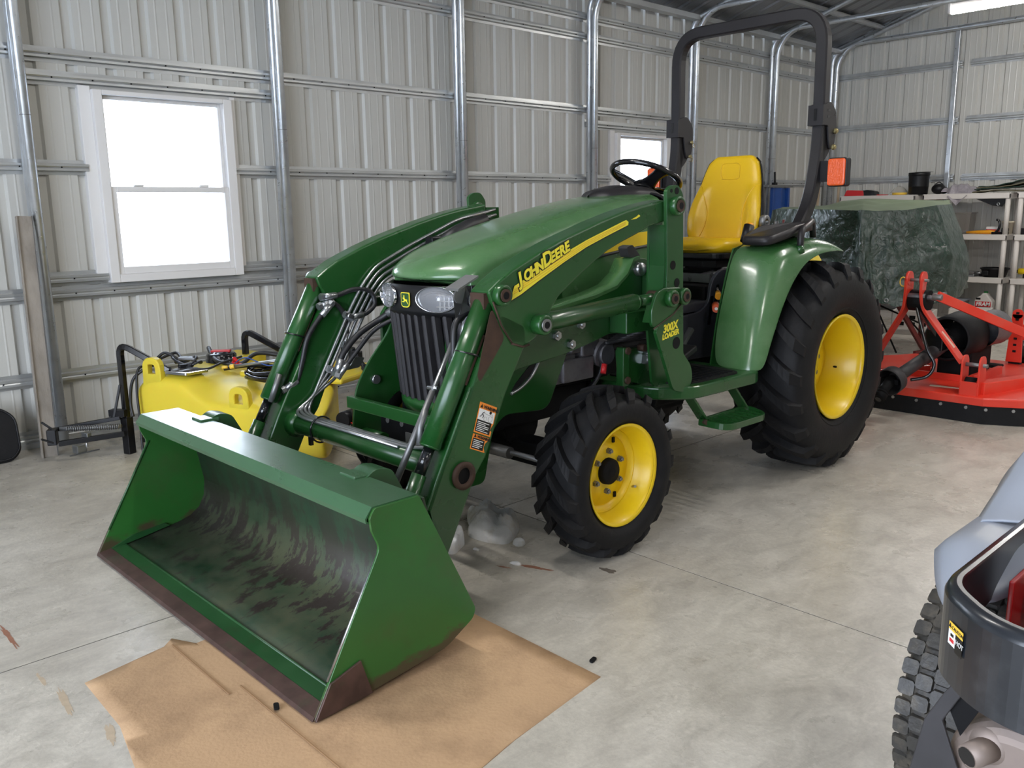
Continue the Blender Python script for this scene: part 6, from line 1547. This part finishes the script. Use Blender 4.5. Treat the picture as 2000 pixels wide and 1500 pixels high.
MB().tube(spline([(0, .07, .01), (0, .02, .05), (0, .005, .11), (0, .02, .155), (0, .045, .165)], 6), .013, n=8).build('jaw', M['blackgloss'], h); MB().box(-.03, .03, -.09, .08, 0, .03).cyl((0, -.02, .05), (0, -.09, .05), .025).build('clamp_body', M['blackgloss'], h, bevel=.006)
h = empty('small_carton', (10.98, 3.48, T2), 0, 'small red and white carton behind the wooden-handled tool', 'carton')
MB().box(-.04, .04, -.06, .06, 0, .055).build('carton_base', M['stickerred'], h); MB().box(-.041, .041, -.061, .061, .055, .085).build('carton_top', M['stickerwhite'], h)
h = empty('beige_cup', (10.98, 3.325, T2), 0, 'beige plastic cup at the right end of the middle shelf', 'cup')
MB().lathe([(0, .002), (.045, 0), (.058, .14), (.062, .14), (.062, .145), (.054, .145), (.042, .006), (0, .006)], n=24).build('cup_wall', M['sticker'], h); MB().lathe([(.058, .13), (.063, .132), (.063, .146), (.056, .148)], n=24).build('cup_rim', M['sticker'], h)
obj1('steel_rod', MB().cyl((0, .40, .012), (0, -.30, .012), .010, n=10), M['dark'], (11.0, 3.78, T2), 'long dark rod lying along the back of the middle shelf', 'rod')
obj1('black_grip_tool', MB().obox((0, 0, .035), (.10, .12, .07)).cyl((0, 0, .05), (0, -.08, .10), .018), M['black'], (10.90, 3.12, T2), 'black tool on the right unit next to its left post', 'tool')
# first shelf up
h = empty('silver_boxes', (10.93, 3.72, T1), 0, 'flat silver metal toolbox beside the tarpaulin on the lower shelf', 'toolbox')
MB().box(-.10, .10, -.13, .18, 0, .028).build('box_base', M['steel'], h, bevel=.004); MB().box(-.098, .098, -.12, .17, .03, .06).build('box_lid', M['dullsteel'], h, bevel=.006); MB().cyl((-.05, -.13, .045), (-.05, -.19, .045), .010).build('box_knob', M['steel'], h)
obj1('dark_case', MB().prism(rounded([(-.12, 0), (.12, 0), (.12, .03), (-.12, .03)], .008), -.09, .09, 'x'), M['black'], (11.08, 3.66, T1 + .001 + .06*0), 'flat dark case at the back of the lower shelf', 'case')
h = empty('oil_pan', (10.98, 3.42, T1), 0, 'black plastic oil drain pan on the lower shelf', 'pan')
MB().lathe([(0, 0), (.11, 0), (.135, .085), (.148, .09), (.148, .105), (.13, .105), (.105, .012), (0, .012)], n=36).build('pan_body', M['black'], h); MB().obox((-.138, .05, .05), (.03, .06, .05)).build('pan_spout', M['black'], h, bevel=.006)
for o_ in h.children: o_.scale = (1, 1.05, 1)
h = empty('yellow_drill', (10.95, 3.10, T1), 0, 'yellow and black power tool on the unit at the right edge', 'power tool')
MB().cyl((0, .06, .075), (0, -.08, .075), .035, n=18).build('motor_housing', M['yellowclean'], h); MB().obox((0, -.03, .03), (.05, .08, .06)).cyl((0, .06, .075), (0, .10, .075), .018).build('battery', M['black'], h, bevel=.006)
# floor shelf
h = empty('antifreeze_jug', (10.90, 3.47, T0), 0, 'white jug with a red and green label standing on the bottom shelf', 'jug')
jp = rounded([(-.095, 0), (.095, 0), (.098, .20), (.085, .25, .03), (.03, .285, .03), (.02, .31), (-.03, .31), (-.04, .285), (-.098, .22, .03)], .015)
jb = MB().prism(jp, -.055, .055, 'x').build('jug_body', M['white'], h, bevel=.012); MB().cyl((0, -.005, .305), (0, -.005, .330), .022, n=16).build('jug_cap', M['greenplastic'], h)
MB().obox((-.0565, .055, .245), (.003, .05, .022)).build('handle_opening', M['dark'], jb, bevel=.001)
MB().prism([(-.085, .155), (.085, .155), (.085, .215), (-.085, .215)], -.058, -.0565, 'x').build('label_red', M['stickerred'], h)
MB().prism([(-.085, .085), (.085, .085), (.085, .155), (-.085, .155)], -.058, -.0565, 'x').build('label_black', M['stickerblack'], h)
MB().prism([(-.075, .065), (.06, .065), (.06, .110), (-.075, .110)], -.0595, -.0582, 'x').build('label_green', M['stickergreen'], h)
MB().prism([(-.075, .125), (.06, .125), (.06, .145), (-.075, .145)], -.0595, -.0582, 'x').build('label_grey', M['stickerwhite'], h)
def xface(txt, size, m, par, loc, name='letter', sh=.15):
    R = Matrix.Rotation(-PI/2, 3, 'Z') @ Matrix.Rotation(PI/2, 3, 'X'); return text_mesh(txt, size, m, par, R, V(*loc), name, off=.0025, shear=sh, ext=.0006)
h.rotation_euler = (0, 0, 0)
xface('FRAM', .060, M['stickerwhite'], h, (-.0590, .076, .166))
h = empty('grey_bin', (10.95, 3.86, T0), 0, 'grey plastic storage bin on the bottom shelf behind the cutter strut', 'bin')
MB().prism(rounded([(-.15, 0), (.15, 0), (.17, .20), (-.17, .20)], .015), -.12, .12, 'x').build('bin_body', M['clearbox'], h, bevel=.01); MB().prism(rounded([(-.18, .20), (.18, .20), (.18, .22), (-.18, .22)], .005), -.13, .13, 'x').build('bin_lid', M['greyplastic'], h)
h = empty('spray_jug', (10.73, 4.28, 0), 0, 'white jug with black and yellow label behind the tarpaulin corner', 'jug')
MB().prism(rounded([(-.07, 0), (.07, 0), (.07, .22), (.02, .42, .02), (-.02, .42, .02), (-.07, .25)], .01), -.04, .04, 'x').build('jug_body', M['white'], h, bevel=.01); MB().prism([(-.065, .12), (.0, .12), (.0, .30), (-.04, .30)], -.042, -.0405, 'x').build('label_panel', M['stickergold'], h); MB().prism([(-.065, .12), (-.03, .12), (-.05, .24)], -.044, -.0422, 'x').build('label_panel', M['stickerblack'], h)
for (x, y, lab) in ((9.6, 3.75, 'white plastic crate on the floor behind the cutter mast'), (10.1, 3.35, 'pale plastic tub on the floor behind the cutter gearbox')):
    h = empty('plastic_crate', (x, y, 0), .2, lab, 'crate')
    MB().box(-.16, .16, -.20, .20, 0, .06).box(-.16, -.145, -.20, .20, 0, .26).box(.145, .16, -.20, .20, 0, .26).box(-.16, .16, .185, .20, 0, .26).box(-.16, .16, -.20, -.185, 0, .26).build('crate_wall', M['white'], h, bevel=.004)
    s_ = MB()
    for k in range(3):
        for q in range(2): s_.box(-.163, -.160, -.15 + .11*k, -.09 + .11*k, .10 + .07*q, .14 + .07*q)
    s_.build('crate_slots', M['dark'], h)
# blue rack and poles near the corner
h = empty('blue_rack', (9.53, 5.40, 0), 0, 'blue steel rack with a grey top bar against the far window wall', 'rack')
MB().prism([(-.17, .0), (-.02, -.04), (.17, 0), (.17, .02), (-.17, .02)], .6, 1.60, 'z').build('rack_panel', M['bluepaint'], h); MB().box(.13, .165, -.05, .02, .0, 1.60).box(-.165, -.13, -.02, .02, 0, 1.6).build('rack_post', M['bluepaint'], h, bevel=.003)
MB().box(-.34, .22, -.06, .03, 1.605, 1.632).build('top_bar', M['dullsteel'], h, bevel=.004)
MB().cyl((-.14, -.02, 1.63), (-.12, .0, 1.78), .012).box(-.16, -.10, -.03, .01, 1.63, 1.66).build('grip', M['black'], h)
MB().cyl((-.32, 0, 0), (-.32, 0, 1.61), .015).build('rack_leg', M['dullsteel'], h)
for (a, b_, lab) in (((10.45, 5.12, 0), (11.10, 5.43, 1.80), 'taller pale wooden pole leaning in the back corner'), ((10.05, 5.25, 0), (10.9, 5.60, 1.62), 'shorter pale wooden pole leaning left of the corner posts')):
    o = MB().cyl(V(0, 0, 0), V(*b_) - V(*a), .016, n=12).build('wooden_pole', M['wood']); o.location = a; tag(o, lab, 'pole')
# yellow lidded pail behind the tractor seat side, seen over the rear tire
h = empty('yellow_canister', (5.10, 2.665, .02), 0, 'tall yellow canister whose rounded top peeks between rear tire and fender tip', 'canister')
MB().lathe([(0, 1.082), (.03, 1.078), (.055, 1.062), (.075, 1.03), (.085, .99), (.085, 0), (0, 0)], n=36).build('canister_body', M['tank'], h)
MB().lathe([(.085, .90), (.089, .895), (.089, .875), (.085, .87)], n=36).build('canister_ring', M['black'], h)

# ================================================================== zero-turn mower at the lower right
MO = world_root('riding_mower', (2.0, .4, 0), 'grey and red riding mower with dark engine guard, cut by the right edge', 'riding mower')
def turf_tire(R, W_, rim):
    mb = MB(); h = W_/2; Rc = R - .010
    prof = [(rim, -h*.75), (rim + .01, -h*.86), (rim + (Rc-rim)*.4, -h), (Rc - .035, -h*.97), (Rc - .010, -h*.86), (Rc, -h*.62), (Rc + .002, 0)]
    prof = prof + [(r, -y) for (r, y) in reversed(prof[:-1])]; mb.lathe(prof, ax='y', n=64)
    n = 40
    for col in range(7):
        y = (col-3)/3*h*.84; w = h*.150; r0 = Rc - (.011 if abs(col-3) == 3 else .002 if abs(col-3) == 2 else 0)
        for k in range(n):
            a = 2*PI*(k + (.5 if col % 2 else 0))/n; hh = .010; dl = R*PI/n*.80
            t = V(-math.sin(a), 0, math.cos(a)); nrm = V(math.cos(a), 0, math.sin(a)); c_ = nrm*(r0 + hh/2) + V(0, y, 0)
            tilt_ = (col-3)/3*.5 if abs(col-3) == 3 else (col-3)*.06
            Rr = Matrix((t, V(0, 1, 0), t.cross(V(0, 1, 0)))).transposed() @ Matrix.Rotation(0, 3, 'X')
            pts = [(-dl, -w*.7), (-dl*.7, -w), (dl*.7, -w), (dl, -w*.7), (dl, w*.7), (dl*.7, w), (-dl*.7, w), (-dl, w*.7)]
            m0 = len(mb.v)
            for z_, sc2 in ((-hh/2, 1), (hh/2, .86)):
                for (p_, q_) in pts: mb.v.append(tuple(c_ + t*p_*sc2 + V(0, 1, 0)*q_*sc2 + nrm*(z_ - abs(y + q_*0)*0)))
            for j in range(8): mb.f.append((m0+j, m0+(j+1) % 8, m0+8+(j+1) % 8, m0+8+j)); mb.sm.append(False)
            mb.f.append(tuple(m0+8+j for j in range(8))); mb.sm.append(False)
    return mb
M['turf'] = mat('turf_tire_rubber', hexc(50, 48, 45), .5, var=.2, vscale=14, dirt=hexc(120, 110, 94), dscale=16, damt=.55, dlo=.5, bump=.2, bscale=80)
tt = turf_tire(.29, .25, .15).build('rear_tire', M['turf'], MO); tt.data.transform(Matrix.Translation((2.0, .53, .29)))
rm = MB().lathe([(.152, -.09), (.145, -.06), (.13, -.02), (.05, -.03), (0, -.03)], ax='y', n=36).lathe([(.152, .09), (.145, .06), (.13, .02), (.05, .03), (0, .03)], ax='y', n=36).build('rim', M['greyplastic'], tt); rm.data.transform(Matrix.Translation((2.0, .53, .29)))
t2 = turf_tire(.29, .25, .15).build('rear_tire', M['turf'], MO); t2.data.transform(Matrix.Translation((2.0, -.32, .29)))
# engine guard: formed band
def band(path, z0s, z1s, th, name, mt, lipw=0):
    P = path; N_ = len(P); m = MB(); nrm = []
    for i in range(N_):
        a, c_ = P[max(0, i-1)], P[min(N_-1, i+1)]; d = V(c_[0]-a[0], c_[1]-a[1], 0).normalized(); nrm.append(V(-d.y, d.x, 0))
    for i in range(N_):
        p = V(P[i][0], P[i][1], 0); n_ = nrm[i]
        sec = [(0, z0s[i]), (0, z1s[i] - .018), (.006, z1s[i] - .005), (.018, z1s[i]), (lipw, z1s[i]), (lipw, z1s[i] - th), (th, z1s[i] - .02), (th, z0s[i])]
        for (o_, z) in sec: q = p + n_*o_; m.v.append((q.x, q.y, z))
    K = 8
    for i in range(N_-1):
        for j in range(K): a = i*K+j; b_ = i*K+(j+1) % K; m.f.append((a, b_, b_+K, a+K)); m.sm.append(j in (1, 2))
    m.f.append(tuple(range(K))); m.f.append(tuple((N_-1)*K + j for j in range(K))); m.sm += [False]*2
    return m.build(name, mt, MO)
gp_ = [p for p in rounded([(2.02, .512, 0), (1.505, .512, .06), (1.385, .395, .08), (1.365, -.18, .10), (1.50, -.33, .09), (2.0, -.33, 0)], .05, 8)]
def lerp(a, b_, t): return a + (b_-a)*max(0, min(1, t))
gz1 = [.732]*len(gp_); gz0 = [.572 if x < 1.55 else lerp(.572, .62, (x-1.55)/.3) for (x, y) in gp_]
gd = band(gp_, gz0, gz1, .005, 'engine_guard', M['guard'], lipw=.026)
# grey fender and body
M['greyf'] = M['greyplastic']
def fend(u, v):
    x = 1.775 + .62*u; w = .125*min(1, (.02 + u*3.2))**.5
    y = .555 + w*(1 - 2*v) - .02*max(0, .3-u); z = .600 + .064*min(1, .25 + u*3)*math.sin(PI*min(.5, .2 + u*1.2)) - .062*abs(2*v-1)**3.5*(1 if v < .5 else .4)
    return (x, y, z)
ff = MB().grid(fend, 26, 12).build('fender', M['greyplastic'], MO, solid=.006)
def body(u, v):
    a = spline([(2.06, .655, .645), (2.12, .655, .668), (2.23, .650, .722), (2.38, .645, .782), (2.7, .60, .86), (3.1, .5, .88)], 8); p = a[min(len(a)-1, int(u*(len(a)-1)))]
    y = p.y - .62*v; z = p.z + .05*math.sin(PI*v)**.6 - (.05 if v == 0 else 0)
    return (p.x, y, z)
MB().grid(body, 32, 16).build('seat_deck', M['greyplastic'], MO, solid=.006)
MB().bar((1.95, .35, .655), (2.02, -.30, .655), .06, .05).build('rear_beam', M['guard'], MO, bevel=.01)
# red frame, engine, muffler
rfm = MB().box(1.80, 1.82, .18, .43, .46, .66).prism([(1.82, .30), (2.4, .30), (2.4, .60), (1.82, .60)], .36, .375).build('red_frame', M['redgloss'], MO, bevel=.004)
MB().box(1.74, 2.40, .455, .465, .48, .668).build('red_side_plate', M['redgloss'], MO, bevel=.003)
MB().cyl((1.98, .455, .60), (1.98, .449, .60), .012, n=8).build('frame_bolt', M['steel'], rfm)
MB().obox((1.62, .30, .555), (.03, .07, .04)).build('red_knob', M['redgloss'], MO, bevel=.008)
MB().bar((1.50, .42, .56), (1.46, .18, .60), .03, .035).cyl((1.455, .26, .60), (1.455, .26, .63), .022, n=8).build('support_arm', M['black'], MO, bevel=.004)
MB().cyl((1.455, .26, .63), (1.455, .26, .642), .016, n=6).build('brass_nut', M['stickergold'], MO)
en = MB().box(1.55, 1.95, -.20, .24, .30, .56).cyl((1.75, .02, .56), (1.75, .02, .66), .16, n=28).build('engine_block', M['dark'], MO, bevel=.02)
mu = MB().prism(rounded([(-.20, .28), (.12, .26), (.165, .33), (.165, .50), (.10, .555), (-.16, .555), (-.20, .46)], .05, 6), 1.47, 1.60, 'x').build('muffler', M['muffler'], MO, bevel=.03, seg=4)
mu.data.transform(Matrix.Translation((0, .300, -.030)))
pi_ = MB().tube([(1.48, .395, .472), (1.435, .418, .464)], [.020, .019], n=24, cap=False).build('exhaust_pipe', M['muffler'], MO, solid=.004)
MB().lathe([(.020, 0), (.032, .004), (.036, .012)], (1.468, .397, .471), 'x', 24).build('pipe_flange', M['muffler'], MO)
MB().cyl((1.4365, .4172, .4643), (1.4385, .4165, .4645), .0185, n=20).build('pipe_bore', M['blackgloss'], MO)
st_p = MB().prism([(.530, .30), (.498, .490), (.470, .552), (.430, .620), (.420, .605), (.468, .500), (.436, .420), (.445, .30)], 1.455, 1.462, 'x').build('side_bracket', M['grille'], MO, bevel=.002)
MB().prism([(.46, .52), (.43, .59), (.41, .55), (.44, .48)], 1.463, 1.475, 'x').build('bracket_gusset', M['dark'], MO)
# caution label on the guard's outer face
nrm_ = V(-.63, .77, 0).normalized(); nrm_ = V(-(.512-.395), (1.505-1.385), 0); d_ = V(1.385-1.505, .395-.512, 0).normalized(); n_ = V(d_.y, -d_.x, 0)
if n_.dot(V(-1, 1, 0)) < 0: n_ = -n_
Rl = Matrix((d_, V(0, 0, 1), d_.cross(V(0, 0, 1)))).transposed(); pc_ = V(1.445, .455, .664) + n_*.0010
def gl(u0, u1, z0, z1, mt, e, nm2): 
    return MB().obox(pc_ + d_*((u0+u1)/2) + V(0, 0, (z0+z1)/2) + n_*e, (u1-u0, z1-z0, .0006), Rl).build(nm2, mt, gd)
gl(-.024, .024, .006, .020, M['stickergold'], .0004, 'caution_label'); gl(-.024, .0, -.020, .006, M['stickerwhite'], .0004, 'label_picture'); gl(.0, .024, -.026, .006, M['stickerblack'], .0004, 'label_text_panel')
gl(-.018, -.004, -.014, -.008, M['stickerred'], .001, 'label_mark'); gl(-.016, -.006, -.004, .001, M['stickerblack'], .001, 'label_mark')
def gtext(t, s_, u, z, m_): text_mesh(t, s_, m_, gd, Rl, pc_ + d_*u + V(0, 0, z) + n_*.0012, 'letter', shear=0, ext=.0002)
gtext('CAUTION', .0085, -.013, .010, M['stickerblack']); gtext('HOT', .0125, .002, -.010, M['stickerwhite'])
tri = pc_ + d_*-.019 + V(0, 0, .013) + n_*.0012
MB().cyl(tri, tri + n_*.0004, .005, n=3).build('caution_triangle', M['stickerblack'], gd)
localize(MO)
